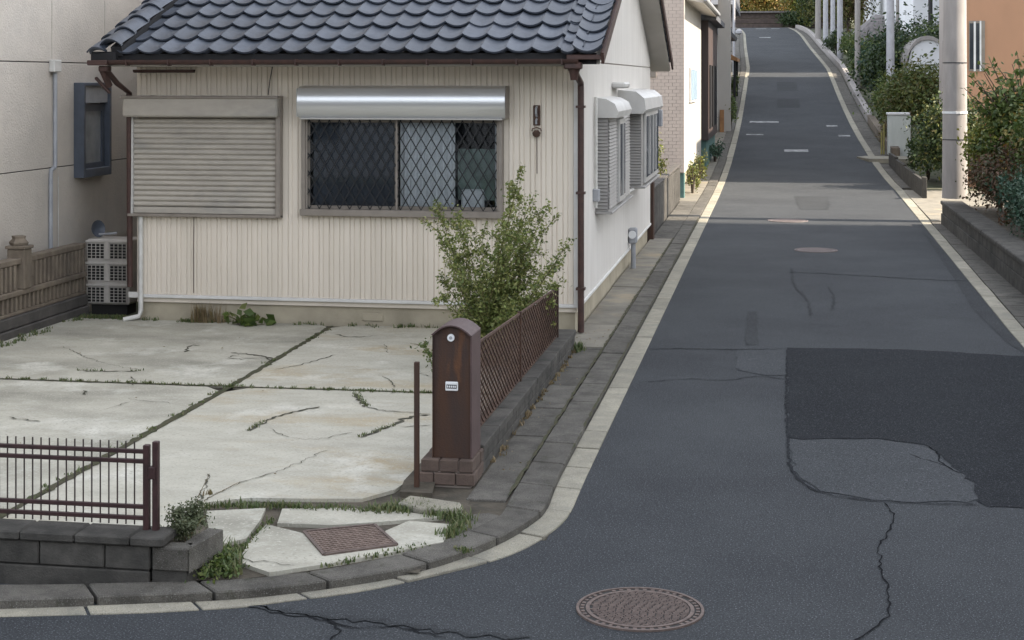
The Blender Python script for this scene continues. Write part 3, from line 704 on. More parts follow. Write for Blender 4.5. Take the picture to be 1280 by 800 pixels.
mb.bar((XB - .05, y1, RZ(y1) - .10), (XB - .05, YRG, RZ(YRG) - .10), .05, .05); mb.build('barge_trim', 'soffit', roof)
mb = MB(); mb.extrude_x([(y1 - .02, RZ(y1) - .12), (YRG + .1, RZ(YRG + .1) - .12), (YRG + .1, RZ(YRG + .1) - .135), (y1 - .02, RZ(y1) - .135)], WR + .004, XB - .035); mb.build('gable_soffit', 'soffit', roof)
mb = MB(); mb.extrude_x([(YE + .06, RZ(YE + .06) - .122), (YRG - .1, RZ(YRG - .1) - .122), (YRG - .1, RZ(YRG - .1) - .135), (YE + .06, RZ(YE + .06) - .135)], WR + .004, XB - .035); mb.build('gable_soffit', 'soffit', roof)
B(XA - .12, XA + .16, YE - .06, YE + .05, 2.87, 2.99).build('eave_end', 'dark_fascia', roof, bevel=.02)
B(XB - .35, XB + .03, YE - .075, YE - .01, 2.895, 2.945).build('eave_end', 'brown_metal', roof, bevel=.006)
# rain gutter and pipes
def half_pipe(x0, x1, y, z, r):
    n = 8; vs = []; mb = MB()
    for x in (x0, x1):
        for k in range(n + 1):
            a = math.pi + math.pi * k / n; vs.append((x, y + r * math.cos(a), z + r * math.sin(a)))
        for k in range(n, -1, -1):
            a = math.pi + math.pi * k / n; vs.append((x, y + (r - .006) * math.cos(a), z + (r - .006) * math.sin(a)))
    m = 2 * (n + 1)
    return mb.add(vs, [(i, (i + 1) % m, m + (i + 1) % m, m + i) for i in range(m)] + [list(range(m)), list(range(m, 2 * m))[::-1]])
gut = half_pipe(-7.02, -1.93, YE - .05, 2.90, .05).build('gutter', 'brown_metal', house, smooth=True)
for k in range(11):
    x = -6.7 + k * .46; B(x, x + .012, YE - .105, YE + .0, 2.84, 2.905).build('gutter_bracket', 'brown_metal', gut)
half_pipe(fx(172), fx(247), YF - .1, 2.805, .035).build('gutter', 'brown_metal', house, smooth=True)
def pipe(pts, r, m, name, par, n=10): return MB().tube(pts, r, n).build(name, m, par, smooth=True)
dp = pipe([(-1.985, YE + .02, 2.86), (-1.985, YE + .05, 2.78), (-1.995, YF - .11, 2.66), (-1.995, YF - .09, 2.55), (-1.995, YF - .09, .06)], .034, 'brown_metal', 'downpipe', house)
B(-2.08, -1.90, YE - .07, YE + .05, 2.80, 2.87).build('hopper', 'brown_metal', dp, bevel=.012)
MB().lathe([(.035, 0), (.05, .08), (.075, .13)], (-1.985, YE + .02, 2.69), 10).build('hopper_neck', 'brown_metal', dp, smooth=True)
for z in (.5, 1.5, 2.4): B(-2.045, -1.95, YF - .13, YF - .03, z, z + .025).build('pipe_clip', 'brown_metal', dp)
dl = pipe([(-6.98, YE + .05, 2.80), (-6.97, YE + .3, 2.66), (-6.985, YF - .09, 2.55), (-6.985, YF - .07, .42)], .032, 'brown_metal', 'downpipe', house)
mb = MB(); mb.box(-7.02, -6.92, YE - .06, YE + .06, 2.78, 2.84); mb.bar((-7.0, YE, 2.80), (-6.97, YE + .12, 2.62), .06); mb.bar((-7.1, YE + .05, 2.72), (-6.98, YE + .15, 2.55), .035); mb.build('hopper', 'brown_metal', dl, bevel=.01)
B(-7.12, -6.90, YE - .12, YE - .02, 2.845, 2.90).build('hopper', 'brown_metal', dl, bevel=.008)
wp = pipe([(fx(176, YF - .06), YF - .06, fz(272)), (fx(176, YF - .06), YF - .06, .16), (fx(174, YF - .07), YF - .08, .10), (fx(155, YF - .14), YF - .16, .07)], .027, 'pvc_white', 'drain_pipe', house)
B(fx(163), fx(178), YF - .05, YF - .02, .30, .36).build('pipe_clip', 'pvc_white', wp)

# the closed roller shutter
sb = B(sx0 - .01, sx1 - .015, YF - .20, YF - .02, fz(147), sz1).build('shutter_box', 'shutter', house, bevel=.018)
B(sx0 - .02, sx1 + .0, YF - .22, YF - .02, sz1 - .03, sz1 - .0).build('cap_strip', 'frame_taupe', sb, bevel=.006)
mb = MB(); z0, z1 = fz(262), fz(149); n = 17; pr = [(YF - .03, z0)]
for i in range(n):
    a = z0 + (z1 - z0) * i / n; b = z0 + (z1 - z0) * (i + 1) / n; h = b - a
    pr += [(YF - .062, a + h * .08), (YF - .078, a + h * .35), (YF - .078, a + h * .6), (YF - .064, a + h * .92), (YF - .056, a + h * .97)]
pr += [(YF - .03, z1)]
mb.extrude_x(pr, sx0 + .07, sx1 - .06); mb.build('shutter_slats', 'shutter', house, kind='stuff')
B(sx0 + .07, sx1 - .06, YF - .085, YF - .03, sz0 + .015, z0 - .002).build('bottom_rail', 'shutter', house, bevel=.006)
B(sx0 + .02, sx0 + .07, YF - .10, YF - .02, sz0, fz(147)).build('shutter_guide', 'alu', house, bevel=.005)
B(sx1 - .06, sx1 - .005, YF - .12, YF - .02, sz0 - .01, sz1 - .02).build('shutter_guide', 'frame_taupe', house, bevel=.005)
B(sx0 + .01, sx1 - .005, YF - .11, YF - .02, sz0 - .02, sz0 + .012).build('shutter_sill', 'frame_taupe', house, bevel=.004)

# the sliding window with its diamond security grille
win = B(hx0, hx0 + .045, YF - .10, YF + .02, hz0, fz(146)).build('window', 'frame_taupe', house, bevel=.004)
B(hx1 - .045, hx1, YF - .10, YF + .02, hz0, fz(146)).build('window_frame', 'frame_taupe', win, bevel=.004)
B(hx0 + .046, hx1 - .046, YF - .095, YF + .02, fz(149.5), fz(146)).build('window_frame', 'frame_taupe', win, bevel=.004)
B(hx0 - .012, hx1 + .012, YF - .125, YF + .02, hz0 - .01, fz(262)).build('window_sill', 'frame_taupe', win, bevel=.006)
zb = fz(147); zt = fz(107)
prof = [(YF - .02, zb), (YF - .19, zb), (YF - .235, zb + .05), (YF - .255, zb + .12), (YF - .26, zb + .17), (YF - .25, zb + .235), (YF - .21, zt - .03), (YF - .14, zt - .004), (YF - .02, zt)]
sc_ = 1.0; hb = MB().extrude_x(prof, fx(373, YF - .2), fx(632, YF - .2)).build('shutter_box', 'alu_bright', house, smooth=True)
B(fx(373, YF - .2) - .012, fx(373, YF - .2) - .001, YF - .24, YF - .02, zb + .01, zt - .03).build('end_cap', 'alu', hb, bevel=.004)
B(fx(632, YF - .2) + .001, fx(632, YF - .2) + .012, YF - .24, YF - .02, zb, zt).build('end_cap', 'frame_taupe', hb, bevel=.004)
B(hx0 + .02, hx1 + .02, YF - .22, YF - .02, zb - .018, zb - .001).build('lower_lip', 'alu', hb, bevel=.004)
xm = fx(498)
gz0, gz1 = fz(262) + .002, fz(149.5) - .002
for a, b, y in ((hx0 + .05, xm, YF - .03), (xm - .03, hx1 - .05, YF - .005)):
    s = MB(); w = .03; s.box(a, a + w, y - .012, y + .012, gz0, gz1); s.box(b - w, b, y - .012, y + .012, gz0, gz1)
    s.box(a + w, b - w, y - .0119, y + .0119, gz0, gz0 + .035); s.box(a + w, b - w, y - .0119, y + .0119, gz1 - .03, gz1)
    fr_ = s.build('sash', 'frame_taupe', win)
    B(a + w, b - w, y - .002, y + .002, gz0 + .035, gz1 - .03).build('pane', 'glass', fr_)
B(hx0 + .10, xm - .03, YF + .02, YF + .025, gz0 + .03, gz1 - .03).build('insect_screen', 'insect_screen', win)
# lattice
mb = MB(); a, b = hx0 + .05, hx1 - .05; pw, ph = .112, .19; Hh = gz1 - gz0; sl = ph / pw
def clipline(x, sgn):
    z0_, z1_ = gz0, gz1; xa, xb = x, x + sgn * Hh / sl
    pa, pb = [xa, z0_], [xb, z1_]
    for lim, lo in ((a, True), (b, False)):
        ia = pa[0] < lim if lo else pa[0] > lim; ib = pb[0] < lim if lo else pb[0] > lim
        if ia and ib: return None
        if ia or ib:
            t = (lim - pa[0]) / (pb[0] - pa[0]); q = [lim, pa[1] + (pb[1] - pa[1]) * t]
            if ia: pa = q
            else: pb = q
    return pa, pb
for sgn, yo in ((1, -.078), (-1, -.070)):
    x = a - 1.2
    while x < b + 1.2:
        r = clipline(x, sgn)
        if r: mb.bar((r[0][0], YF + yo, r[0][1]), (r[1][0], YF + yo, r[1][1]), .011, .006, up=(0, 1, 0))
        x += pw
mb.build('security_grille', 'grille_black', win)
for x in (a - .003, xm - .008, b - .012): B(x, x + .018, YF - .088, YF - .066, gz0, gz1).build('grille_bar', 'frame_taupe', win)
# room behind
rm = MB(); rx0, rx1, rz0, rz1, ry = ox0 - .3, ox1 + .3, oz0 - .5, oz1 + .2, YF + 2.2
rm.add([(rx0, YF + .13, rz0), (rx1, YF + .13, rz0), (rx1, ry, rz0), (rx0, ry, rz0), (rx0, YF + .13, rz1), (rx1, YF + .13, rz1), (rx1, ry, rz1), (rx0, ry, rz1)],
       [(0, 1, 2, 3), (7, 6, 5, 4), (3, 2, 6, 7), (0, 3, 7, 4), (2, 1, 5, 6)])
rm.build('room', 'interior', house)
def curtain(x0, x1, y, z0, z1, m, folds, amp=.02):
    n = folds * 6; vs = []
    for i in range(n + 1):
        x = x0 + (x1 - x0) * i / n; yy = y + amp * math.sin(2 * math.pi * folds * i / n) + random.gauss(0, .004)
        vs += [(x, yy, z0), (x, yy, z1)]
    MB().add(vs, [(2 * i, 2 * i + 2, 2 * i + 3, 2 * i + 1) for i in range(n)]).build('curtain', m, win, smooth=True)
curtain(fx(499), fx(568), YF + .045, gz0 - .0, gz1 + .0, 'curtain', 8)
curtain(fx(618), fx(626), YF + .045, gz0 - .0, gz1 + .0, 'curtain', 2)
B(fx(570), fx(617), YF + .10, YF + .12, fz(250), fz(186)).build('screen_panel', 'curtain_green', win)
B(fx(575), fx(604), YF + .05, YF + .09, fz(264), fz(236)).build('screen_panel', 'curtain', win, bevel=.03)

# small fittings on the front wall
fit = B(fx(667), fx(676), YF - .035, YF - .018, fz(156), fz(131)).build('wall_bracket', 'rust_fence', house, bevel=.006)
xk = fx(671.5)
mb = MB(); mb.tube([(xk, YF - .03, fz(133)), (xk, YF - .08, fz(135)), (xk, YF - .085, fz(141)), (xk, YF - .04, fz(145))], .012, 7); mb.tube([(xk, YF - .04, fz(148)), (xk, YF - .08, fz(150)), (xk, YF - .07, fz(154))], .012, 7); mb.build('bracket_hook', 'pvc_grey', fit, smooth=True)
mb = MB().lathe([(.015, -.045), (.035, -.03), (.045, .0), (.02, .03)], (xk, YF - .055, fz(165)), 12); mb.tube([(xk - .05, YF - .05, fz(163)), (xk - .045, YF - .05, fz(160)), (xk, YF - .05, fz(158)), (xk + .045, YF - .05, fz(160)), (xk + .05, YF - .05, fz(163))], .007, 6)
mb.build('bell_socket', 'rust_fence', house, smooth=True)
MB().tube([(xk, YF - .024, fz(170)), (xk + .002, YF - .024, fz(215))], .004, 5).build('wire', 'rust_fence', house)
MB().tube([(fx(342), YF - .03, fz(82)), (fx(339), YF - .04, fz(100)), (fx(337), YF - .05, fz(119))], .005, 5).build('wire', 'wire', house)
MB().tube([(fx(243.5), YF - .025, fz(273)), (fx(243), YF - .025, fz(318)), (fx(243), YF - .022, fz(372))], .004, 5).build('wire', 'rust_fence', house)

# road-side bays
def bay(y0, y1, dpt, zb_, zt_, slats_near, win_a, win_b):
    x0, x1 = WR + .028, WR + .028 + dpt
    o = B(x0, x1 - .02, y0, y1, zb_, zt_ - .2).build('window_bay', 'shutter_side', house, bevel=.004)
    mb = MB(); n = 26; h = (zt_ - .22 - zb_ - .02) / n
    for i in range(n):
        z = zb_ + .02 + i * h; mb.add([(x0 + .01, y0 - .002, z), (x1 - .03, y0 - .002, z), (x1 - .03, y0 - .018, z + h * .3), (x0 + .01, y0 - .018, z + h * .3), (x0 + .01, y0 - .002, z + h), (x1 - .03, y0 - .002, z + h)], [(0, 1, 2, 3), (3, 2, 5, 4)])
        if slats_near:
            for ya, yb in ((y0 + .02, win_a - .06), (win_b + .06, y1 - .02)):
                mb.add([(x1 - .018, ya, z), (x1 - .018, yb, z), (x1 - .004, yb, z + h * .3), (x1 - .004, ya, z + h * .3), (x1 - .018, ya, z + h), (x1 - .018, yb, z + h)], [(0, 1, 2, 3), (3, 2, 5, 4)])
    mb.build('louvres', 'shutter_side', o, kind='stuff')
    B(x1 - .019, x1 + .02, win_a, win_b, zb_ + .03, zt_ - .24).build('window_frame', 'alu', o, bevel=.005)
    B(x1 + .0205, x1 + .024, win_a + .06, win_b - .06, zb_ + .10, zt_ - .30).build('pane', 'glass_dark', o)
    m2 = (win_a + win_b) / 2; B(x1 + .0245, x1 + .036, m2 - .02, m2 + .02, zb_ + .1, zt_ - .30).build('mullion', 'alu', o)
    B(x0, x1 + .03, y0 - .02, y1 + .02, zb_ - .03, zb_ - .001).build('window_sill', 'shutter_side', o, bevel=.005)
    return o, x0, x1
o, x0, x1 = bay(17.65, 20.25, .17, 1.19, 2.46, True, 18.6, 19.3)
hood = [(x0, 2.26), (x1 + .08, 2.26), (x1 + .1, 2.33), (x1 + .06, 2.42), (x1 - .04, 2.475), (x0, 2.49)]
MB().extrude_y(hood, 17.6, 19.3).build('hood', 'hood_white', o, smooth=True)
o2, x0, x1 = bay(20.6, 23.3, .30, 1.28, 2.50, False, 20.85, 23.1)
hood = [(x0, 2.25), (x1 + .03, 2.25), (x1 + .07, 2.30), (x1 + .05, 2.45), (x1 - .06, 2.54), (x0, 2.56)]
MB().extrude_y(hood, 20.2, 23.4).build('hood', 'hood_white', o2, smooth=True)
for y in (21.3, 21.9, 22.4): B(x1 + .026, x1 + .04, y, y + .05, 1.4, 2.2).build('mullion', 'hood_white', o2)
B(x1 + .02, x1 + .08, 23.0, 23.15, 2.0, 2.25).build('latch', 'pvc_grey', o2, bevel=.01)
B(x0 - .02, x0 + .10, 20.62, 20.72, 1.5, 2.2).build('side_post', 'frame_taupe', o2)
B(WR + .02, WR + .20, 19.45, 20.1, 2.585, 2.66).build('vent_hood', 'hood_white', house, bevel=.02)
cp = MB().tube([(WR + .06, 17.45, 2.5), (WR + .06, 17.45, 1.25)], .018, 8).build('conduit', 'pvc_white', house, smooth=True)
B(WR + .02, WR + .10, 17.40, 17.52, 1.32, 1.46).build('junction_box', 'pvc_grey', cp, bevel=.01)
MB().tube([(WR + .1, 18.8, 1.17), (WR + .14, 19.6, 1.13), (WR + .12, 20.2, 1.2), (WR + .2, 20.6, 1.24)], .02, 7).build('hose', 'pvc_white', house, smooth=True)
B(WR + .004, WR + .012, YF + .15, YB, 2.885, 2.9).build('cladding_seam', 'frame_taupe', house)
# meter
mt_ = MB().tube([(-1.955, 21.75, .04), (-1.955, 21.75, .42)], .035, 10).build('meter_pipe', 'pvc_grey', house, smooth=True)
B(-2.02, -1.90, 21.66, 21.82, .40, .62).build('meter', 'pvc_grey', house, bevel=.02)
MB().tube([(-1.96, 21.655, .53), (-1.96, 21.625, .53)], .055, 14).build('meter_dial', 'plate', house)

# ------------------------------------------------------------------ letterbox pillar, brick base, rusty post
lb = thing('letterbox_pillar', 'rusty brown steel letterbox pillar with arched top and white nameplate', 'letterbox', (-2.09, 10.1, .22))
X0, X1, Y0, Y1, ZB, ZA = -2.212, -1.965, 9.985, 10.27, .215, 1.02
def arch(x0, x1, z, rise, n=10): return [(x0 + (x1 - x0) * i / n, z + rise * (1 - (2 * i / n - 1) ** 2)) for i in range(n + 1)]
MB().extrude_y([(X1, ZB), (X0, ZB)] + arch(X0, X1, ZA, .06), Y0, Y1).build('body', 'rust', lb)
up = arch(X0 - .012, X1 + .012, ZA + .004, .066); lo = arch(X0 - .0, X1 + .0, ZA + .001, .061)
MB().extrude_y(lo[::-1] + up, Y0 - .03, Y1 + .012).build('arched_cap', 'rust_top', lb)
B(X1 + .001, X1 + .012, Y0 - .012, Y1 + .01, ZB, ZA).build('side_panel', 'rust_top', lb, bevel=.003)
B(X0 - .006, X0 - .001, Y0 - .012, Y1 + .01, ZB, ZA).build('side_panel', 'rust', lb)
cx = (X0 + X1) / 2
lk = MB().tube([(cx - .005, Y0 - .001, ZA - .015), (cx - .005, Y0 - .014, ZA - .015)], .024, 16).build('lock', 'plate', lb)
MB().tube([(cx - .005, Y0 - .0145, ZA - .015), (cx - .005, Y0 - .018, ZA - .015)], .011, 12).build('keyhole', 'pvc_grey', lk)
zp = CAMH - (485 - HORIZ) / FPX * 10.13
npl = B(cx - .042, cx + .042, Y0 - .012, Y0 - .001, zp - .03, zp + .03).build('nameplate', 'plate', lb, bevel=.004)
B(cx - .034, cx + .034, Y0 - .0135, Y0 - .0122, zp - .014, zp + .012).build('name_strip', 'black', npl)
for k in range(5): B(cx - .030 + k * .0125, cx - .022 + k * .0125, Y0 - .0142, Y0 - .0137, zp - .008, zp + .006).build('letter', 'plate', npl)
base = thing('brick_plinth', 'brown brick plinth under the letterbox pillar', 'plinth', (-2.1, 10.1, 0))
bx0, bx1, by0, by1 = -2.30, -1.925, 9.92, 10.30
B(bx0 + .03, bx1 - .03, by0 + .03, by1 - .02, -.05, .20).build('core', 'mortar', base)
for c, (z0, z1, cuts) in enumerate(((.05, .128, (0, .27, .66, 1)), (.133, .213, (0, .36, .72, 1)))):
    for a, b in zip(cuts, cuts[1:]):
        ins = .012 * c
        B(bx0 + ins + (bx1 - bx0 - 2 * ins) * a + .003, bx0 + ins + (bx1 - bx0 - 2 * ins) * b - .003, by0 + ins, by1 - .1, z0, z1).build('brick', 'brick_brown', base, bevel=.006)
    for a, b in ((by1 - .095, by1 + .0),): B(bx0 + .01, bx1 - .01, a, b, z0, z1).build('brick', 'brick_brown', base, bevel=.006)
MB().prism(gp([(497, 627), (512, 618), (530, 620), (576, 627), (578, 634), (560, 636), (524, 634)], .10), -.05, .095).build('step_stone', 'gutter_concrete', label='pale stone step in the grass below the letterbox pillar', cat='stone', bevel=.008)
p = G(521, 612, .05)
MB().box(p.x - .016, p.x + .016, p.y - .016, p.y + .016, -.05, .875).build('rusty_post', 'rust', label='thin rusty steel post standing beside the letterbox', cat='post', bevel=.003)
MB().prism(gp([(505, 602), (540, 565), (545, 600), (540, 618), (500, 616)], .06), 0, .068).build('soil_patch', 'soil', kind='structure')

# low block wall with the expanded-metal fence
lw = thing('low_block_wall', 'low grey concrete block wall running from the letterbox to the house corner', 'wall', (-2.04, 12.7, 0))
B(-2.10, -1.98, 10.32, 15.2, -.05, .15).build('core', 'dark_concrete', lw)
for c in range(2):
    y = 10.31 - .2 * c
    while y < 15.2:
        a, b = max(y, 10.31), min(y + .4, 15.22)
        if b - a > .05: B(-2.13, -1.945, a + .004, b - .004, .03 + c * .072, .03 + (c + 1) * .072 - .006).build('block', 'wall_block', lw, bevel=.005)
        y += .4
y = 10.31
while y < 15.2:
    B(-2.145, -1.935, y + .003, min(y + .6, 15.24) - .003, .174, .228).build('cap_stone', 'wall_block', lw, bevel=.006); y += .6
mf = thing('mesh_fence', 'rusty expanded-metal fence panel standing on the low block wall', 'fence', (-2.05, 12.6, .228))
fy0, fy1, fx_ = 10.33, 14.75, -2.06
def ftop(y): return .86 + (.70 - .86) * (y - fy0) / (fy1 - fy0)
mb = MB(); dw, dh = .10, .062; slp = dh / dw * 1.0
for sgn, xo in ((1, 0), (-1, .006)):
    L0 = (fy1 - fy0); n = int((L0 + 1.4) / dw)
    for i in range(n):
        ya = fy0 + i * dw - (1.3 if sgn > 0 else 0); pts = []
        # line z = .25 + sgn*slp*(y-ya)
        y0_, y1_ = (ya, ya + 1.4) if sgn > 0 else (ya - 1.4, ya)
        y0_, y1_ = max(y0_, fy0), min(y1_, fy1)
        f = lambda y: .25 + sgn * slp * (y - ya)
        # clip to top
        ys_ = [y0_ + (y1_ - y0_) * k / 40 for k in range(41)] if y1_ > y0_ else []
        ok = [y for y in ys_ if .249 <= f(y) <= ftop(y)]
        if len(ok) > 1: mb.bar((fx_ + xo, ok[0], f(ok[0])), (fx_ + xo, ok[-1], f(ok[-1])), .0075, .010, up=(1, 0, 0))
mb.build('mesh_panel', 'rust_fence', mf)
for y in (fy0, 12.55, fy1): B(fx_ - .015, fx_ + .018, y - .015, y + .015, .225, ftop(y) + .02).build('post', 'rust', mf)
for zz in (0, 1):
    mb = MB(); mb.bar((fx_, fy0, .245 if not zz else ftop(fy0)), (fx_, fy1, .245 if not zz else ftop(fy1)), .014, .018); mb.build('rail', 'rust_fence', mf)

# ------------------------------------------------------------------ front wall, railing, planter
fw = thing('front_wall', 'dark stained low block wall with cap stones under the brown railing', 'wall', (-5, 7.85, 0))
WY = 7.75; WXR = -3.245
B(-8, WXR - .02, WY + .03, WY + .17, -.05, .24).build('core', 'dark_concrete', fw)
B(-8, WXR - .005, WY - .005, WY + .02, -.05, .105).build('footing', 'wall_block', fw, bevel=.006)
x = WXR; first = True
for L_ in (.255, .37, .37, .37, .37, .37, .37, .37, .37, .37, .37, .37):
    B(x - L_ + .004, x - .004, WY, WY + .16, .112, .238).build('block', 'wall_block', fw, bevel=.006); x -= L_
x = WXR + .085
for L_ in (.19, .31, .31, .31, .31, .31, .31, .31, .31, .31, .31, .31, .31, .31, .31):
    B(x - L_ + .003, x - .003, WY - .03, WY + .19, .244, .292).build('cap_stone', 'wall_block', fw, bevel=.008); x -= L_
rl = thing('railing', 'dark brown steel railing with thin upright rods on the front wall', 'railing', (-5, 7.86, .29))
RY = 7.87
def rx(px): return PY(px, 600, RY).x
for zc in (.708, .655, .412, .352): B(-8, rx(180), RY - .011, RY + .011, zc - .011, zc + .011).build('rail', 'fence_paint', rl, bevel=.003)
B(rx(180), rx(187), RY - .018, RY + .018, .285, .745).build('post', 'fence_paint', rl, bevel=.003)
B(rx(191.5), rx(198.5), RY - .018, RY + .018, .285, .765).build('post', 'fence_paint', rl, bevel=.003)
B(rx(187), rx(196), RY - .024, RY + .024, .565, .63).build('latch', 'fence_paint', rl, bevel=.004)
rm_ = MB().tube([(0, 0, .315), (0, 0, .76)], .0042, 6).mesh('rod', 'fence_rod')
x = rx(168)
while x > -5.9:
    link('rod', rm_, rl, (x, RY + .002, 0)); x -= .0487
pl = thing('corner_planter', 'grey stone corner block planter at the end of the front wall', 'planter', (-3.1, 7.9, 0))
B(-3.235, -3.037, 7.752, 7.86, .112, .236).build('block', 'kerb_stone', pl, bevel=.008)
MB().prism([(-3.033, 7.755), (-2.975, 8.12), (-3.07, 8.14), (-3.10, 7.865), (-3.033, 7.80)], .10, .236).build('block', 'kerb_stone', pl, bevel=.008)
MB().prism([(-3.235, 7.90), (-3.10, 7.87), (-3.07, 8.10), (-3.235, 8.12)], -.02, .21).build('soil', 'soil', pl)
MB().prism([(-3.24, 7.77), (-3.05, 7.77), (-3.0, 8.05), (-3.24, 8.05)], -.05, .11).build('footing', 'wall_block', pl)

# ------------------------------------------------------------------ manholes and drain grate
def ring(r0, r1, z0, z1, c, n=48):
    vs = []; mb = MB()
    for k in range(n):
        a = 2 * math.pi * k / n; ca, sa = math.cos(a), math.sin(a)
        vs += [(c[0] + r * ca, c[1] + r * sa, c[2] + z) for r, z in ((r0, z0), (r0, z1), (r1, z1), (r1, z0))]
    return mb.add(vs, [(4 * k + i, 4 * k + (i + 1) % 4, 4 * ((k + 1) % n) + (i + 1) % 4, 4 * ((k + 1) % n) + i) for k in range(n) for i in range(4)])
def manhole(px, py, R, label, m, detail):
    c = G(px, py); t = thing('manhole_cover', label, 'manhole', c)
    ring(R * .955, R, -.02, .010, c).build('frame', m, t)
    MB().lathe([(R * .95, -.03), (R * .95, .004)], c, 48).build('cover', 'iron_dark' if detail else m, t)
    ring(R * .79, R * .85, 0, .0085, c).build('inner_ring', m, t)
    mb = MB(); step = R * (.052 if detail else .11); k = -int(R / step)
    a = math.radians(-12); u = Vector((math.cos(a), math.sin(a), 0)); v = Vector((-u.y, u.x, 0))
    while k * step < R * .79:
        o = k * step; h2 = (R * .79) ** 2 - o * o
        if h2 > 0:
            h = math.sqrt(h2); x = -h + (random.random() * .02)
            while x < h - .01:
                x2 = min(x + (.042 if detail else .4), h); mb.bar(c + v * o + u * x + Vector((0, 0, .005)), c + v * o + u * (x2 - .007) + Vector((0, 0, .005)), step * .52, .007); x = x2
        k += 1
    mb.build('tread_ridges', m, t, kind='stuff')
    mb = MB(); n = 44
    for i in range(n):
        if i % 11 == 5: continue
        a = 2 * math.pi * i / n; d = Vector((math.cos(a), math.sin(a), .0)); mb.bar(c + d * R * .875 + Vector((0, 0, .005)), c + d * R * .935 + Vector((0, 0, .005)), R * .06, .006)
    mb.build('rim_studs', m, t, kind='stuff')
manhole(800, 762, .325, 'large round iron manhole cover with fine tread beside the curved kerb', 'cast_iron', True)
manhole(1020, 313, .335, 'round greyish manhole cover in the middle of the lane', 'manhole_grey', False)
manhole(985, 276, .38, 'round manhole cover lying at the edge of the sunlit band of road', 'manhole_grey', False)

gc = [G(a, b, .066) for a, b in ((380, 664.5), (468, 656), (496, 681), (405, 693.5))]
gt = thing('drain_grate', 'rusty square drain grate set in the cracked apron', 'grate', gc[0])
MB().prism([(p.x, p.y) for p in gc], -.1, .045).build('pit', 'iron_dark', gt)
for a, b in zip(gc, gc[1:] + gc[:1]):
    mb = MB(); mb.bar(a, b, .018, .014); mb.build('frame_bar', 'cast_iron', gt)
mb = MB(); n = 13
for i in range(1, n):
    t = i / n; mb.bar(gc[0].lerp(gc[3], t) + Vector((0, 0, -.002)), gc[1].lerp(gc[2], t) + Vector((0, 0, -.002)), .012, .012)
for i in range(1, 16):
    t = i / 16; mb.bar(gc[0].lerp(gc[1], t) + Vector((0, 0, -.004)), gc[3].lerp(gc[2], t) + Vector((0, 0, -.004)), .010, .008)
mb.build('grate_bars', 'grate_rust', gt, kind='stuff')

# ------------------------------------------------------------------ plants near the house
def stem_shrub(name, label, cat, base, tips, mt, leafsize, per, stemr=.008, spread=.05, twig=1.0, grp=None):
    base = Vector(base); t = thing(name, label, cat, base, grp); mb = MB(); P = []
    for tip in tips:
        tip = Vector(tip); b = base + Vector((random.gauss(0, spread), random.gauss(0, spread), 0))
        m1 = b.lerp(tip, .45) + Vector((random.gauss(0, .03), random.gauss(0, .03), .08)); 
        pts = smoothline([b, m1, tip], 2); mb.tube(pts, [stemr * (1 - .8 * i / (len(pts) - 1)) for i in range(len(pts))], 5)
        L_ = plen(pts); k = int(per * L_)
        for q in along(pts, [L_ * (random.random() ** .75) for _ in range(k)]):
            f = (q - b).length / max(.1, (tip - b).length)
            if f < .12: continue
            s = .055 * (1.25 - f * .75) * twig
            P.append((q.x + random.gauss(0, s), q.y + random.gauss(0, s), q.z + random.gauss(0, s)))
        # side twigs
        for _ in range(3):
            q = pts[random.randrange(len(pts) // 3, len(pts))]; e = q + Vector((random.gauss(0, .12), random.gauss(0, .1), random.uniform(.0, .16))) * twig
            mb.tube([q, q.lerp(e, .5) + Vector((0, 0, .01)), e], [.0035, .003, .0015], 4)
            for _ in range(int(per * .16)):
                w = q.lerp(e, random.random()); P.append((w.x + random.gauss(0, .018), w.y + random.gauss(0, .018), w.z + random.gauss(0, .018)))
    mb.build('stems', 'stem_green', t, smooth=True)
    P = np.array(P); leaves('foliage', mt, t, P, leafsize, up=.6, aspect=.55)
    return t
bpos = G(640, 447, .08); bpos = Vector((-2.62, 14.2, .05)); tips = []
def at(px, py, Y): return PY(px, py, Y)
for px, py in [(655, 226), (668, 240), (640, 258), (684, 252), (676, 285), (660, 300), (648, 280), (690, 322), (700, 345), (704, 300), (690, 365), (672, 330), (560, 262), (548, 290), (575, 270), (590, 285), (605, 300), (620, 280), (565, 320), (545, 345), (552, 372), (580, 345), (600, 330), (635, 320), (612, 360), (570, 390), (600, 395), (640, 360), (660, 370), (650, 345), (690, 395), (630, 395), (665, 395), (680, 350), (655, 255), (662, 270), (625, 310), (545, 262), (570, 295), (645, 300), (610, 340), (585, 370), (625, 340), (650, 320), (665, 345), (640, 380), (615, 380), (655, 390), (595, 360), (620, 365)]:
    tips.append(at(px + random.gauss(0, 4), py + random.gauss(0, 5), 14.3 + random.gauss(0, .38)))
stem_shrub('garden_shrub', 'tall airy green shrub leaning over the rusty mesh fence in front of the window', 'shrub', bpos, tips, 'leaf_shrub', .034, 300, spread=.09)
stem_shrub('weed_plant', 'small leafy weed sprouting behind the letterbox pillar', 'weed', G(545, 470, .05), [at(x, y, 12.6) for x, y in ((528, 430), (533, 440), (545, 425), (552, 440))], 'leaf_mid', .025, 90, .003, .02, twig=.4)
stem_shrub('planter_plant', 'grey-green plant growing in the corner block planter', 'plant', (-3.16, 7.98, .20), [at(x, y, 7.98 + random.gauss(0, .06)) for x, y in ((222, 648), (232, 638), (240, 642), (228, 652), (246, 650), (250, 646), (238, 657), (225, 664), (248, 658), (217, 668), (243, 633), (253, 655))], 'leaf_sage', .018, 420, .003, .03, twig=.28)
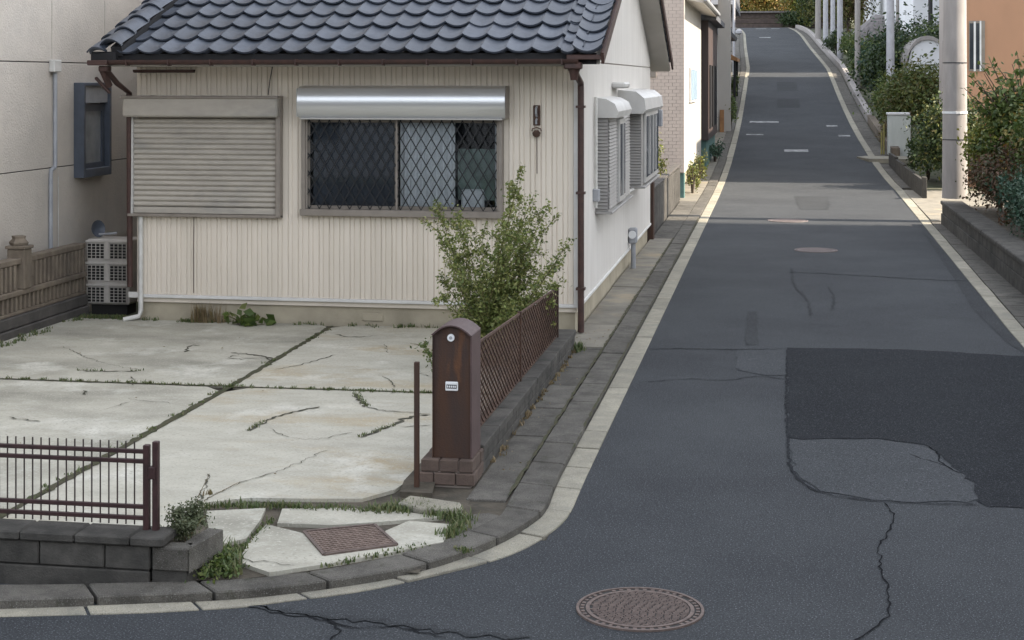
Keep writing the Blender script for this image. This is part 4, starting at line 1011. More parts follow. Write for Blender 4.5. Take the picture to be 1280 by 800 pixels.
mb = MB(); b0 = Vector((-3.12, 8.0, .21)); mb.tube([b0, at(248, 620, 8.0), at(262, 592, 8.0)], [.003, .002, .001], 4); mb.tube([b0, at(256, 625, 8.02), at(292, 606, 8.02), at(300, 602, 8.02)], [.003, .002, .0015, .001], 4)
mb.build('dry_stalks', 'dry_grass', label='thin dry stalks rising out of the corner planter', cat='stalks')
grass_blades([tuple(at(x, 618 + abs(x - 262) * .3, 8.0)) for x in (258, 261, 263)], .03, .008, 6, 'dry_grass', 'seed_heads', label='dry seed heads on the stalks above the planter', cat='seed heads')
wd = thing('weed_clump', 'spreading green weeds between the corner planter and the broken apron', 'weeds', G(275, 712, .05))
grass_blades([tuple(G(random.uniform(244, 300), random.uniform(688, 722), .05)) for _ in range(70)], .07, .02, 9, 'grass', 'blades', wd, lean=1.3, w=.007)
P = np.array([tuple(G(random.gauss(268, 14), random.gauss(706, 9), .06) + Vector((0, 0, random.random() * .07))) for _ in range(700)]); leaves('leaves', 'leaf_mid', wd, P, .03, up=1)
t = thing('broadleaf_weed', 'low weed with large green leaves against the house foundation', 'weed', (PY(312, 405, 16.05).x, 16.02, .05))
P = []
for k in range(46): P.append((ORI[t].x + random.gauss(0, .13), 15.98 + random.gauss(0, .05), .07 + abs(random.gauss(0, .08))))
leaves('foliage', 'leaf_mid', t, P, .11, up=.8, aspect=.75)
mb = MB()
for p in P[::3]: mb.tube([ORI[t], Vector(p)], [.004, .003], 4)
mb.build('stems', 'stem_green', t)
grass_blades([(PY(250, 400, 16.08).x + random.gauss(0, .07), 16.1, .05) for _ in range(26)], .20, .02, 8, 'dry_grass', 'dry_tuft', lean=.25, label='brown dry grass tuft against the house foundation', cat='grass tuft')
gr = [(random.uniform(-6.9, -2.3), 16.14 + random.gauss(0, .02), .05) for _ in range(70)] + [(PY(245, 400, 16.08).x + random.gauss(0, .1), 16.1, .05) for _ in range(30)] + [(-7.6 + random.gauss(0, .08), random.uniform(13, 16.2), .05) for _ in range(60)] + [(random.uniform(-7.6, -7.0), 16.2 + random.gauss(0, .05), .05) for _ in range(50)]
grass_blades(gr, .045, .02, 9, 'grass', 'wall_foot_grass', kind='stuff', label='thin green growth along the foot of the house wall', cat='grass', lean=1)
gr = [(-1.925 + random.gauss(0, .01), random.uniform(10.5, 15.2), .04) for _ in range(46)]
grass_blades(gr, .035, .012, 7, 'dry_grass', 'wall_foot_weeds', kind='stuff', label='yellowed weeds along the foot of the low block wall', cat='grass', lean=1)
grass_blades([(-1.9 + random.gauss(0, .02), 15.15 + random.gauss(0, .12), .04) for _ in range(14)], .08, .02, 8, 'grass', 'corner_grass', label='green grass tuft at the house end of the low block wall', cat='grass tuft', lean=.7)

# fallen leaves
lf = MB()
for _ in range(70):
    x, y = random.choice([(random.uniform(-1.92, -1.7), random.uniform(10, 15.5)), (random.uniform(-2.0, -1.7), random.uniform(15.4, 16.4)), (random.uniform(-7, -2.4), random.uniform(8.6, 16))])
    a = random.random() * 6.28; d = Vector((math.cos(a), math.sin(a), 0)) * random.uniform(.006, .016); r = Vector((-d.y, d.x, 0)) * .6; c = Vector((x, y, .068))
    lf.add([c - d, c + r + Vector((0, 0, .006)), c + d, c - r + Vector((0, 0, .006))], [(0, 1, 2, 3)])
lf.build('leaf_litter', 'dry_grass', kind='stuff', label='scattered dry leaf bits on slabs and paving', cat='leaves')

# ------------------------------------------------------------------ grey neighbour building, garden wall, outdoor unit
NX = -8.05
nb = thing('neighbour_building', 'grey stucco building with blue-framed window beside the cream house', 'building', (-12, 18, 0))
B(-18, NX - .02, 9.5, 30, -.1, 9.0).build('wall_core', 'joint_dark', nb)
def NY(px): return PX(px, 99, NX).y
zj = [-.1, 1.70, 2.89, 4.6, 6.4, 9.0]
vs_ = [[9.5, NY(72), 22.5, 30], [9.5, NY(65), 22.5, 30], [9.5, NY(65), NY(131), 24, 30], [9.5, 14, NY(131), 24, 30], [9.5, 18, 30]]
for (a, b), cuts in zip(zip(zj, zj[1:]), vs_):
    for c, d in zip(cuts, cuts[1:]): B(NX - .03, NX, c + .006, d - .006, a + .006, b - .006).build('wall_panel', 'stucco', nb, bevel=.003)
wy0, wy1, wz0, wz1 = NY(92), NY(127), 1.55, 2.66
fr_ = MB(); e = NX + .13
fr_.box(NX, e, wy0, wy0 + .05, wz0, wz1); fr_.box(NX, e, wy1 - .05, wy1, wz0, wz1); fr_.box(NX, e, wy0 + .05, wy1 - .05, wz1 - .04, wz1); fr_.box(NX, e, wy0 + .05, wy1 - .05, wz0, wz0 + .10)
nw = fr_.build('window', 'blue_frame', nb, bevel=.004)
B(NX + .03, NX + .10, wy0 + .051, wy1 - .051, wz1 - .24, wz1 - .045).build('shutter_box', 'pvc_grey', nw)
mb = MB(); mb.box(NX + .02, NX + .06, wy0 + .052, wy0 + .11, wz0 + .10, wz1 - .25); mb.box(NX + .02, NX + .06, wy1 - .11, wy1 - .052, wz0 + .10, wz1 - .25); mb.box(NX + .02, NX + .059, wy0 + .11, wy1 - .11, wz0 + .101, wz0 + .16); mb.box(NX + .02, NX + .059, wy0 + .11, wy1 - .11, wz1 - .34, wz1 - .251)
mb.build('sash', 'blue_frame', nw)
B(NX + .025, NX + .035, wy0 + .105, wy1 - .105, wz0 + .15, wz1 - .33).build('pane', 'glass_grey', nw)
y1_, y2_ = 19.9, 20.5
nw2 = B(NX, NX + .10, y1_, y2_, 1.9, 2.62).build('window', 'glass_blue', nb)
B(NX, NX + .14, y1_ - .02, y2_ + .02, 2.65, 2.74).build('awning', 'lamp_orange', nw2)
cy = NY(66)
pp = MB().tube([(NX + .03, cy, 2.86), (NX + .03, cy, 1.74), (NX + .03, cy - .02, 1.70), (NX + .03, cy - .10, 1.68), (NX + .03, cy - .11, 1.63), (NX + .03, cy - .11, .3)], .025, 8).build('conduit', 'pvc_grey', nb, smooth=True)
B(NX + .002, NX + .07, cy - .10, cy + .08, 2.78, 2.92).build('conduit_box', 'pvc_white', pp, bevel=.008)
MB().tube([(NX + .01, NY(72), 1.6), (NX + .01, NY(72), .6)], .005, 5).build('cable', 'pvc_white', nb)

gw = thing('concrete_garden_fence', 'weathered ornamental concrete fence with capped posts beside the grey building', 'fence', (-7.8, 14.5, 0))
GX0, GX1 = -7.86, -7.72
MB().box(GX0 - .02, GX1 + .05, 11.0, 16.6, -.05, .135).build('base_course', 'dark_concrete', gw, bevel=.01)
MB().box(GX0 - .01, GX1 + .03, 11.0, 16.6, .14, .26).build('base_course', 'dark_concrete', gw, bevel=.01)
B(GX0 + .02, GX1 - .045, 11.0, 16.6, .262, .80).build('backing', 'old_concrete', gw)
for z0, z1 in ((.262, .30), (.46, .515), (.78, .84)): B(GX0, GX1 + (.02 if z0 == .46 else 0), 11.0, 16.6, z0, z1).build('rail', 'old_concrete', gw, bevel=.008)
bl = MB().box(-.03, .03, -.02, .02, 0, .26).mesh('baluster', 'old_concrete', bevel=.005); bs = MB().box(-.03, .03, -.02, .02, 0, .155).mesh('baluster', 'old_concrete', bevel=.005)
y = 11.05
while y < 16.6:
    if not any(abs(y - q) < .12 for q in (14.05, 15.15, 12.95, 11.85)): link('baluster', bl, gw, (GX1 - .03, y, .517))
    link('baluster', bs, gw, (GX1 - .03, y + .03, .302)); y += .095
for yq in (11.85, 12.95, 14.05, 15.15):
    B(GX0 - .02, GX1 + .035, yq - .085, yq + .085, .516, .93).build('post', 'old_concrete', gw, bevel=.008)
    B(GX0 - .035, GX1 + .05, yq - .1, yq + .1, .932, .965).build('post_cap', 'old_concrete', gw, bevel=.006)
    MB().lathe([(.10, 0), (.115, .03), (.075, .07), (.085, .1)], (-7.79, yq, .965), 4).build('post_cap', 'old_concrete', gw, bevel=.004)

ac = thing('outdoor_unit', 'tall cream outdoor unit with six square grilles in the gap between buildings', 'outdoor unit', (-7.45, 16.8, 0))
ax0, ax1, ay = PY(108, 300, 16.75).x, PY(161, 300, 16.75).x, 16.75
az0, az1 = .12, PY(130, 299, ay).z
B(ax0, ax1, ay, ay + .35, az0, az1).build('casing', 'ac_white', ac, bevel=.02)
B(ax0 + .04, ax1 - .04, ay + .05, ay + .3, 0, az0).build('foot', 'ac_dark', ac)
Hh = (az1 - az0) / 3; w = ax1 - ax0
for r in range(3):
    for c in range(2):
        a = ax0 + w * (.03 if c == 0 else .56); b = ax0 + w * (.43 if c == 0 else .95); z0 = az0 + Hh * r + .03; z1 = az0 + Hh * (r + 1) - .05
        g_ = B(a, b, ay - .004, ay - .001, z0, z1).build('grille', 'ac_dark', ac)
        mb = MB()
        for k in range(5): xx = a + (b - a) * k / 4; mb.box(xx - .0035, xx + .0035, ay - .014, ay - .005, z0, z1)
        for k in range(6): zz = z0 + (z1 - z0) * k / 5; mb.box(a, b, ay - .018, ay - .0145, zz - .003, zz + .003)
        mb.build('grille_wires', 'ac_white', g_, kind='stuff')
    B(ax0 + w * .44, ax0 + w * .55, ay - .022, ay - .002, az0 + Hh * r + .02, az0 + Hh * (r + 1) - .03).build('centre_post', 'ac_white', ac, bevel=.005)
    B(ax0 - .004, ax1 + .004, ay - .024, ay - .003, az0 + Hh * (r + 1) - .04, az0 + Hh * (r + 1) - .012).build('band', 'ac_white', ac, bevel=.005)
c = Vector((ax0 + .05, ay + .12, az1 + .10))
MB().lathe([(.02, 0), (.07, .02), (.10, .06), (.095, .06), (.06, .03), (.01, .012)], (0, 0, 0), 18).build('dish', 'blue_frame', label='small dark blue dish propped on the outdoor unit', cat='dish', smooth=True)
d_ = bpy.data.objects['dish']; d_.location = c; d_.rotation_euler = (math.radians(25), math.radians(80), 0)
MB().tube([c + Vector((.05, 0, -.06)), c + Vector((.16, 0, -.05)), c + Vector((.26, .02, -.04))], .014, 7).build('grey_tool', 'pvc_grey', label='grey handle lying on top of the outdoor unit', cat='tool', smooth=True)

# ------------------------------------------------------------------ garden wall and buildings further up the lane, left
gd = thing('side_garden_wall', 'dark grey garden wall along the pavement past the cream house', 'wall', (-2.1, 30, 0))
for k in range(4): B(-2.18, -2.06, 26.25 + k * 2.05, 26.25 + (k + 1) * 2.05 - .012, -.05, .80 - .02 * k).build('wall_panel', 'wall_block', gd, bevel=.006)
B(-2.2, -2.04, 26.25, 34.45, .80, .84).build('cap', 'dark_concrete', gd, bevel=.006)
B(-2.14, -1.98, 25.75, 26.0, -.05, 1.0).build('rusty_gate_post', 'rust', label='rusty board post between the cream house and the garden wall', cat='post', bevel=.01)
bush('garden_bush', 'small green bush behind the dark garden wall', 'bush', (-2.5, 30.5, -.05), (.32, 1.2, .6), 2000, 'leaf_olive', .07, zc=1.1, mt2='leaf_yellow', n2=300)

t2 = thing('pink_tiled_house', 'house with pinkish tiled front wall and white plaster side', 'house', (-5, 38, 0))
Y2 = 34.9; X2 = -2.0
B(-9, X2, Y2 + .03, 43, .6, 5.6).build('wall', 'white_plaster', t2)
B(-9, X2 - .25, Y2 + .2, 42.8, -.1, .6).build('foundation', 'foundation', t2)
B(-9, X2 - .02, Y2 + .016, Y2 + .029, .6, 5.6).build('mortar_bed', 'mortar', t2)
mb = MB(); z = .62; r = 0
while z < 4.95:
    x = X2 - .004 + (.085 if r % 2 else 0)
    while x > -3.6:
        a_, b_ = max(x - .166, -3.7), min(x - .004, X2 - .004)
        if b_ - a_ > .02: mb.box(a_, b_, Y2, Y2 + .018, z, z + .072)
        x -= .17
    z += .077; r += 1
mb.build('facade_tiles', 'pink_tile', t2, kind='stuff')
B(-9, -3.75, Y2, Y2 + .015, .62, 5.5).build('tile_field', 'pink_tile', t2)
v = PY(816.5, 91, Y2); B(v.x - .07, v.x + .07, Y2 - .03, Y2 - .002, v.z - .1, v.z + .1).build('vent', 'frame_taupe', t2, bevel=.006)
e = MB().extrude_y([(X2 + .001, 4.5), (X2 + .42, 4.42), (X2 + .44, 4.56), (X2 + .001, 4.75)], 35.2, 43.6).build('eave', 'soffit', t2)
MB().tube([(X2 + .46, 35.1, 4.5), (X2 + .46, 43.7, 4.5)], .05, 8).build('gutter', 'pvc_grey', t2, smooth=True)
wa, wb = PX(861, 125, X2), PX(869, 88, X2)
w_ = B(X2, X2 + .05, wa.y, wb.y, 2.15, 2.98).build('window', 'trim_white', t2)
for k in range(3): B(X2 + .05, X2 + .07, wa.y + .08 + k * .9, wa.y + .85 + k * .9, 2.2, 2.93).build('pane', 'glass_blue', w_)
for (x, y, rr, lab) in ((-1.9, 36.6, .16, 'straggly flowering plant at the foot of the white plaster wall'), (-1.88, 39.4, .2, 'green climbing plant at the far end of the white plaster wall')):
    bush('wall_plant', lab, 'plant', (x, y, .0), (rr, .5, .42), 420, 'leaf_olive', .07, mt2='leaf_yellow', n2=60, zc=.4)
B(-2.2, -2.0, 35.0, 35.2, -.05, .6).build('green_post', 'teal', label='pale green post under the corner of the white plaster wall', cat='post', bevel=.01)

t3 = thing('brown_panel_house', 'dark brown clad building next to the white plaster wall', 'building', (-4, 46, 0))
B(-7, -1.83, 43.8, 50.5, zr(44) + .85, 4.35).build('wall', 'brown_panel', t3)
B(-7, -1.9, 43.95, 50.4, -.05, zr(44) + .85).build('plinth', 'teal', t3)
for k in range(3): B(-1.829, -1.80, 44.4 + k * 2.0, 45.6 + k * 2.0, 1.3, 3.1).build('window', 'black', t3)
B(-7.2, -1.6, 43.5, 50.8, 4.352, 4.5).build('roof', 'roof_far', t3)
bush('green_netting', 'dark teal-green shrub at the foot of the brown building', 'shrub', (-1.75, 46.5, zr(46.5)), (.22, 1.0, .35), 500, 'leaf_blue', .08, zc=.3)
t4 = thing('white_house', 'white house with tall square corner pillar', 'house', (-4, 56, .6))
B(-8, -2.3, 51.2, 56.8, .3, 5.8).build('wall', 'grey_wall', t4)
pl4 = B(-2.02, -1.57, 56.5, 56.95, .3, 9.0).build('pillar', 'white_plaster', t4)
B(-2.3, -2.26, 53, 54.5, 1.6, 3.0).build('window', 'black', t4); B(-2.3, -2.26, 51.6, 52.5, 3.3, 4.9).build('window', 'glass_dark', t4)
B(-8.3, -2.0, 51.0, 57.2, 5.8, 6.0).build('roof', 'roof_far', t4)
B(-1.95, -1.8, 56.3, 56.45, .6, 1.6).build('brick_pier', 'wood_orange', t4)
bush('pillar_plant', 'leafy green plant beside the white corner pillar', 'plant', (-1.6, 57.3, zr(57)), (.22, .8, .65), 700, 'leaf_mid', .09, zc=.6)
t5 = thing('tiled_roof_house', 'low house with grey tiled roof and orange-trimmed porch up the lane', 'house', (-4, 68, 1.6))
B(-7, -2.05, 62, 72, 1.0, 4.5).build('wall', 'white_plaster', t5)
MB().extrude_y([(-7.3, 4.45), (-1.75, 4.45), (-1.7, 4.6), (-4.5, 6.4), (-7.3, 4.7)], 61.5, 72.5).build('roof', 'roof_far', t5)
MB().extrude_y([(-2.2, 3.65), (-1.55, 3.45), (-1.55, 3.6), (-2.2, 3.95)], 66, 70.5).build('porch_roof', 'wood_orange', t5)
B(-2.04, -1.98, 63, 65, 1.6, 3.6).build('door', 'brown_panel', t5); B(-2.04, -1.97, 66.5, 68, 1.9, 3.5).build('window', 'black', t5)
B(-1.72, -1.62, 66.1, 66.2, 1.5, 3.5).build('porch_post', 'black', t5); B(-1.72, -1.62, 70.2, 70.3, 1.9, 3.5).build('porch_post', 'black', t5)
bush('porch_plant', 'green potted plant by the porch posts', 'plant', (-1.75, 68.4, zr(68)), (.2, .7, .7), 500, 'leaf_mid', .1, zc=.6)
t6 = thing('far_house', 'grey house with pitched roof near the top of the lane', 'house', (-6, 85, 3))
B(-9, -2.4, 78, 92, 2.5, 6.5).build('wall', 'grey_wall', t6)
MB().extrude_x([(77.5, 6.4), (92.5, 6.4), (85, 9.4)], -9.4, -2.0).build('roof', 'roof_far', t6)
B(-2.399, -2.36, 80, 82, 3.6, 5.4).build('window', 'glass_dark', t6); B(-2.399, -2.36, 86, 88, 4.2, 5.6).build('window', 'glass_dark', t6)
lp = thing('lamp_pipe', 'thin white pole with small round lamp by the tiled roof house', 'pole', (-1.95, 76, zr(76)))
MB().tube([(-1.95, 76, zr(76)), (-1.95, 76, 8.5)], .06, 8).build('pole', 'pole_light', lp, smooth=True)
MB().lathe([(.05, 0), (.16, .08), (.16, .2), (.05, .28)], (-1.72, 76, 4.85), 10).build('lamp', 'pole_light', lp, smooth=True)
MB().bar((-1.95, 76, 5.0), (-1.74, 76, 5.0), .05).build('arm', 'pole_light', lp)

# top of the hill
tw = thing('hilltop_wall', 'dark brown retaining wall across the top of the lane', 'wall', (-2, 149.5, 7.3))
for k in range(4): B(-16, 7, 149.2 + .06 * k, 150.2, 7.0 + .5 * k, 7.0 + .5 * (k + 1) - .04).build('wall_course', 'brick_wall_far', tw)
B(-16, 7, 149.0, 150.3, 9.0, 9.15).build('coping', 'stone_slope', tw)

# ------------------------------------------------------------------ right side: retaining wall, pole, gate pillar, hedges
rw = thing('roadside_retaining_wall', 'dark weathered retaining wall below the hedge with the concrete pole', 'wall', (3.2, 22, 0))
y = 8.0
while y < 29.7:
    y2 = min(29.75, y + 1.6)
    B(3.04, 3.30, y + .004, y2 - .004, -.05, .215).build('wall_panel', 'wall_block', rw, bevel=.006)
    B(3.06, 3.30, y + .004, y2 - .004, .22, .375).build('wall_panel', 'wall_block', rw, bevel=.006)
    B(3.03, 3.42, y + .003, y2 - .003, .38, .45).build('cap_stone', 'dark_concrete' if random.random() < .0 else 'wall_block', rw, bevel=.012)
    y = y2
B(3.3, 7.0, 8, 29.7, -.05, .36).build('raised_bed', 'soil', kind='structure')
def ppole(px, X, base_z, top, r0, r1, m, label, y=None, wires=0):
    p = PX(px, 99, X); b = Vector((X, p.y, base_z if base_z is not None else zr(p.y) - .05))
    t = thing('utility_pole', label, 'pole', b, 'poles along the lane')
    MB().tube([b, b + Vector((0, 0, (top - b.z) * .5)), Vector((b.x, b.y, top))], [r0, (r0 + r1) / 2, r1], 16).build('shaft', m, t, smooth=True)
    return t, b
pt, pb = ppole(1193.5, 3.36, .45, 11, .235, .17, 'pole_concrete', 'thick concrete utility pole standing on the retaining wall')
for zz, rr, m in ((2.05, .235, 'plate'), (3.0, .225, 'wire'), (1.55, .232, 'wire')):
    ring(rr - .02, rr, 0, .045 if m == 'plate' else .02, (pb.x, pb.y, zz), 20).build('band', m, pt)
pl2 = [(1113, 4.6, None, 12, .17, .13, 'pole_light', 'pale grey utility pole rising from the dark shrubs'), (1072, 3.85, None, 13, .14, .11, 'pole_concrete', 'slim brownish concrete pole in the shrubs beside the lane'),
       (1050, 3.75, None, 14, .17, .14, 'pole_light', 'pale pole with fittings near the top of the lane'), (1041, 3.7, None, 14, .15, .12, 'pole_light', 'plain pale pole near the top of the lane'),
       (1032, 3.2, None, 15, .16, .13, 'pole_light', 'pale pole in front of the autumn trees'), (1022.5, 2.9, None, 9.4, .2, .17, 'pole_concrete', 'short stone-grey post at the top of the lane'), (1163, 8.6, None, 14, .13, .1, 'wire', 'dark slim pole in front of the white building'),
       (1122, 7.0, None, 13, .1, .08, 'pole_concrete', 'thin grey pole in front of the white building')]
tops = []
for a in pl2: t, b = ppole(*a); tops.append(b)
for k, wl in enumerate(('lowest dark wire running past the white building', 'middle dark wire running past the white building', 'topmost dark wire running past the white building')):
    MB().tube([(8.6, tops[6].y, 5.2 + k * .55), (11.5, tops[6].y + 10, 5.6 + k * .7), (16, tops[6].y + 25, 7.5 + k * .8)], .02, 4).build('overhead_wire', 'wire', label=wl, cat='wire', group='overhead wires')

# low slab wall and gate pillar past the drive
sw = thing('slab_edging', 'low concrete slab edging beside the gutter under the dark bush', 'wall', (3.3, 41, 0))
for k in range(4): B(3.28, 3.36, 36.2 + k * 2.6 + .01, 36.2 + (k + 1) * 2.6 - .01, -.05, .42 + zr(37 + 2.6 * k) * .8).build('slab_piece', 'wall_block', sw, bevel=.008)
B(3.27, 3.37, 35.95, 36.19, -.05, .50).build('end_post', 'wall_block', sw, bevel=.008)
p = PX(1123, 207, 3.8)
gpil = thing('gate_pillar', 'pale green-white gate pillar with white cap among the shrubs', 'pillar', (3.8, p.y, zr(p.y)))
B(3.8 - .33, 3.8 + .36, p.y - .2, p.y + .25, zr(p.y) - .1, 1.58).build('body', 'cabinet', gpil, bevel=.02)
MB().box(3.8 - .36, 3.8 + .34, p.y - .23, p.y + .28, 1.582, 1.66).build('cap', 'plate', gpil, bevel=.02)
for k in range(2): MB().tube([(3.35 - .07 * k, p.y - .1, zr(p.y) - .05), (3.35 - .07 * k, p.y - .1, 1.3 - .2 * k)], .028, 8).build('drain_pipe', 'yellow_pipe', gpil, smooth=True)
# long low wall climbing the right edge
lr = thing('lane_edge_wall', 'low pale concrete wall climbing along the far right edge of the lane', 'wall', (3.5, 80, 2))
y = 49.0
while y < 134:
    y2 = y + 4; ya, yb = y + .02, y2 - .02; xa, xb = XR(ya) + .72, XR(yb) + .72
    vs = []
    for (yy, xx) in ((ya, xa), (yb, xb)):
        z = zr(yy); vs += [(xx, yy, z - .2), (xx + .25, yy, z - .2), (xx + .25, yy, z + .24), (xx, yy, z + .24)]
    MB().add(vs, [(0, 1, 2, 3), (7, 6, 5, 4), (0, 4, 5, 1), (1, 5, 6, 2), (2, 6, 7, 3), (3, 7, 4, 0)]).build('wall_piece', 'old_concrete' if y < 60 else 'pole_concrete', lr, bevel=.01)
    y = y2

# orange building and the others behind
ob = thing('orange_building', 'salmon-orange rendered building behind the concrete pole', 'building', (8, 42, 0))
OX, OY = 4.75, 40.6
B(OX + .03, 14, OY + .03, 47, -.1, 6.4).build('wall_core', 'orange_wall', ob)
B(OX, OX + .029, OY, 47, -.1, 6.4).build('side_wall', 'grey_wall', ob)
for x0_, x1_ in ((OX + .03, 7.2), (7.215, 14)): B(x0_, x1_, OY, OY + .029, -.1, 6.4).build('front_wall', 'orange_wall', ob)
wa = PY(1211, 62, OY); wb = PY(1231, 26, OY)
ow = B(wa.x, wb.x, OY - .03, OY - .001, 2.9, wb.z).build('window', 'frame_taupe', ob)
for k in range(2): B(wa.x + .02 + k * .15, wa.x + .12 + k * .15, OY - .036, OY - .031, 2.95, wb.z - .06).build('pane', 'glass_dark', ow)
B(wa.x + .115, wa.x + .165, OY - .05, OY - .031, 2.9, wb.z - .02).build('mullion', 'plate', ow)
B(wa.x + .26, wa.x + .30, OY - .05, OY - .031, 2.9, wb.z - .0).build('mullion', 'plate', ow)
B(OX - .02, OX - .001, 42.0, 42.5, 2.2, 3.2).build('window', 'glass_dark', ob)
B(OX - .02, OX - .001, 45.6, 45.8, 2.0, 3.8).build('wall_slot', 'black', ob)
B(OX - .2, 14.2, OY - .2, 47.2, 6.41, 6.55).build('roof', 'roof_far', ob)

wbk = thing('white_apartment', 'large white building beyond the dark shrubs', 'building', (14, 100, 2))
B(8.2, 30, 96, 150, 1.5, 17).build('wall', 'white_far', wbk)  # depth stretched back behind the front to shade the upper lane
for (x, z) in ((8.8, 7.6), (10.3, 7.6), (12.2, 7.6), (13.6, 5.2), (11.8, 4.2), (15, 7.6)): 
    w_ = B(x, x + .9, 95.95, 95.99, z, z + 1.2).build('window', 'glass_grey', wbk)
B(8.15, 30, 95.9, 95.98, 5.9, 6.0).build('floor_band', 'pole_light', wbk)
ar = thing('arched_shed', 'white shed with rounded arched roof behind the orange building', 'shed', (9, 66, 1))
p0 = PY(1138, 80, 64).x; p1 = PY(1180, 80, 64).x; n = 12
B(p0, p1, 64, 70, 1.0, 3.3).build('wall', 'white_far', ar)
MB().extrude_y([(p0 - .1, 3.3)] + [(p1 + .1 - (p1 - p0 + .2) * i / n, 3.3 + 1.0 * math.sin(math.acos(max(-1, min(1, 1 - 2 * i / n))))) for i in range(n + 1)], 63.9, 70.1).build('arched_gable', 'white_far', ar)
vs = []
for i in range(n + 1):
    a = math.pi * i / n; x = (p0 + p1) / 2 + math.cos(a) * (p1 - p0 + .3) / 2
    vs += [(x, 63.8, 3.3 + .98 * math.sin(a)), (x, 70.3, 3.3 + .98 * math.sin(a)), (x, 63.8, 3.42 + 1.02 * math.sin(a)), (x, 70.3, 3.42 + 1.02 * math.sin(a))]
MB().add(vs, [f for i in range(n) for f in ((4 * i, 4 * i + 4, 4 * i + 5, 4 * i + 1), (4 * i + 2, 4 * i + 3, 4 * i + 7, 4 * i + 6), (4 * i, 4 * i + 2, 4 * i + 6, 4 * i + 4))]).build('roof', 'pole_concrete', ar)
em = thing('stone_bank', 'grey stone bank behind the pale poles', 'bank', (6, 108, 5))
MB().add([(4.4, 104, 4.6), (7.2, 104, 4.6), (7.2, 106, 6.9), (6.4, 106, 6.7), (4.6, 112, 5.4), (7.2, 115, 7.4)], [(0, 1, 2, 3), (0, 3, 4), (3, 2, 5, 4)]).build('slope', 'stone_slope', em)

# hedges and trees on the right
def H(Y, X): return zr(Y) - .05
bush('red_hedge', 'reddish-brown leafed hedge bush on the retaining wall by the pole', 'hedge', (3.98, 27.6, .36), (.66, 1.6, .62), 7500, 'leaf_red', .075, clumps=160, sig=.13, zc=.52)
bush('red_hedge', 'russet hedge bush in the middle of the raised bed', 'hedge', (4.35, 25.4, .36), (.7, 1.4, .75), 6500, 'leaf_red', .075, clumps=160, sig=.13, zc=.48, mt2='leaf_dark', n2=1500)
bush('blue_green_bush', 'blue-green leafy bush at the near part of the raised bed', 'bush', (3.92, 23.6, .36), (.58, 1.7, .52), 9000, 'leaf_blue', .075, clumps=150, sig=.13, zc=.45)
bush('dark_hedge', 'dark green low shrub near the front of the raised bed', 'hedge', (4.0, 19.5, .36), (.6, 2.0, .45), 6500, 'leaf_dark', .07, zc=.42)
bush('yellow_green_bush', 'yellow-green bush just behind the concrete pole', 'bush', (3.95, 28.6, .3), (.5, .6, .5), 4200, 'leaf_yellow', .085, mt2='leaf_mid', n2=2500, zc=1.15)
bush('broadleaf_shrub', 'tall green shrub between the pole and the orange wall', 'shrub', (4.35, 28.5, .3), (.75, .7, .85), 6500, 'leaf_mid', .11, zc=1.55, mt2='leaf_autumn', n2=240)
bush('berry_shrub', 'tall loose shrub with orange berries in front of the orange wall', 'shrub', (4.5, 26.9, .3), (.6, 1.0, .9), 4500, 'leaf_mid', .10, clumps=70, zc=1.3, mt2='leaf_autumn', n2=380)
bush('berry_shrub', 'arching leafy shrub at the back of the raised bed', 'shrub', (4.7, 25.0, .3), (.7, 1.2, .95), 4500, 'leaf_dark', .10, clumps=70, zc=1.0, mt2='leaf_mid', n2=900)
# thin branches in front of the orange wall
t = thing('climbing_branches', 'sparse leafy branches spreading in front of the orange wall', 'branches', (4.6, 28.4, .3)); mb = MB(); P = []
for px, py in ((1212, 95), (1225, 80), (1236, 72), (1246, 82), (1256, 92), (1265, 80), (1272, 68), (1280, 66), (1250, 108), (1238, 118), (1225, 105), (1262, 120), (1276, 110), (1205, 110), (1215, 125), (1245, 130), (1278, 135), (1230, 92), (1262, 98)):
    tip = PY(px, py, 28.5 + random.gauss(0, .35)); b = Vector((4.6 + random.gauss(0, .2), 28.4, .3))
    pts = smoothline([b, b.lerp(tip, .6) + Vector((0, 0, .35)), tip], 2); mb.tube(pts, [.02 - .015 * i / (len(pts) - 1) for i in range(len(pts))], 5)
    for q in along(pts, [plen(pts) * random.uniform(.5, 1) for _ in range(34)]): P.append((q.x + random.gauss(0, .07), q.y + random.gauss(0, .07), q.z + random.gauss(0, .06)))
mb.build('stems', 'bark', t); leaves('foliage', 'leaf_mid', t, P, .13, up=.5)
bush('glossy_bush', 'large dark glossy bush beside the drive above the slab edging', 'bush', (4.35, 39.4, 0), (.85, .95, 1.1), 8500, 'leaf_dark', .10, clumps=120, sig=.15, zc=1.15, mt2='leaf_olive', n2=2000)
bush('glossy_bush', 'dark bush closing the back of the drive', 'bush', (4.0, 42.3, .05), (.45, 1.3, .75), 3500, 'leaf_dark', .10, zc=.7, mt2='leaf_mid', n2=500)
bush('clipped_hedge', 'dark clipped hedge block under the orange building', 'hedge', (5.2, 47.5, .1), (.8, 1.2, .75), 5000, 'leaf_dark', .09, clumps=240, sig=.1, zc=1.3)
bush('dry_shrub', 'brown dry shrub next to the gate pillar', 'shrub', (3.95, 52.8, .3), (.5, 1.4, .6), 2500, 'leaf_brown', .09, zc=.65, mt2='leaf_olive', n2=500)
bush('light_green_tree', 'bright olive-green small tree behind the gate pillar', 'tree', (4.95, 55, .5), (1.2, 1.5, 1.25), 9000, 'leaf_olive', .14, clumps=170, trunk=.7, mt2='leaf_mid', n2=2200, zc=.75)
bush('mixed_shrub', 'mixed green shrub leaning over the lane edge wall', 'shrub', (4.6, 61, 1.0), (.95, 2.2, 1.05), 7000, 'leaf_mid', .13, mt2='leaf_autumn', n2=260, zc=.7)
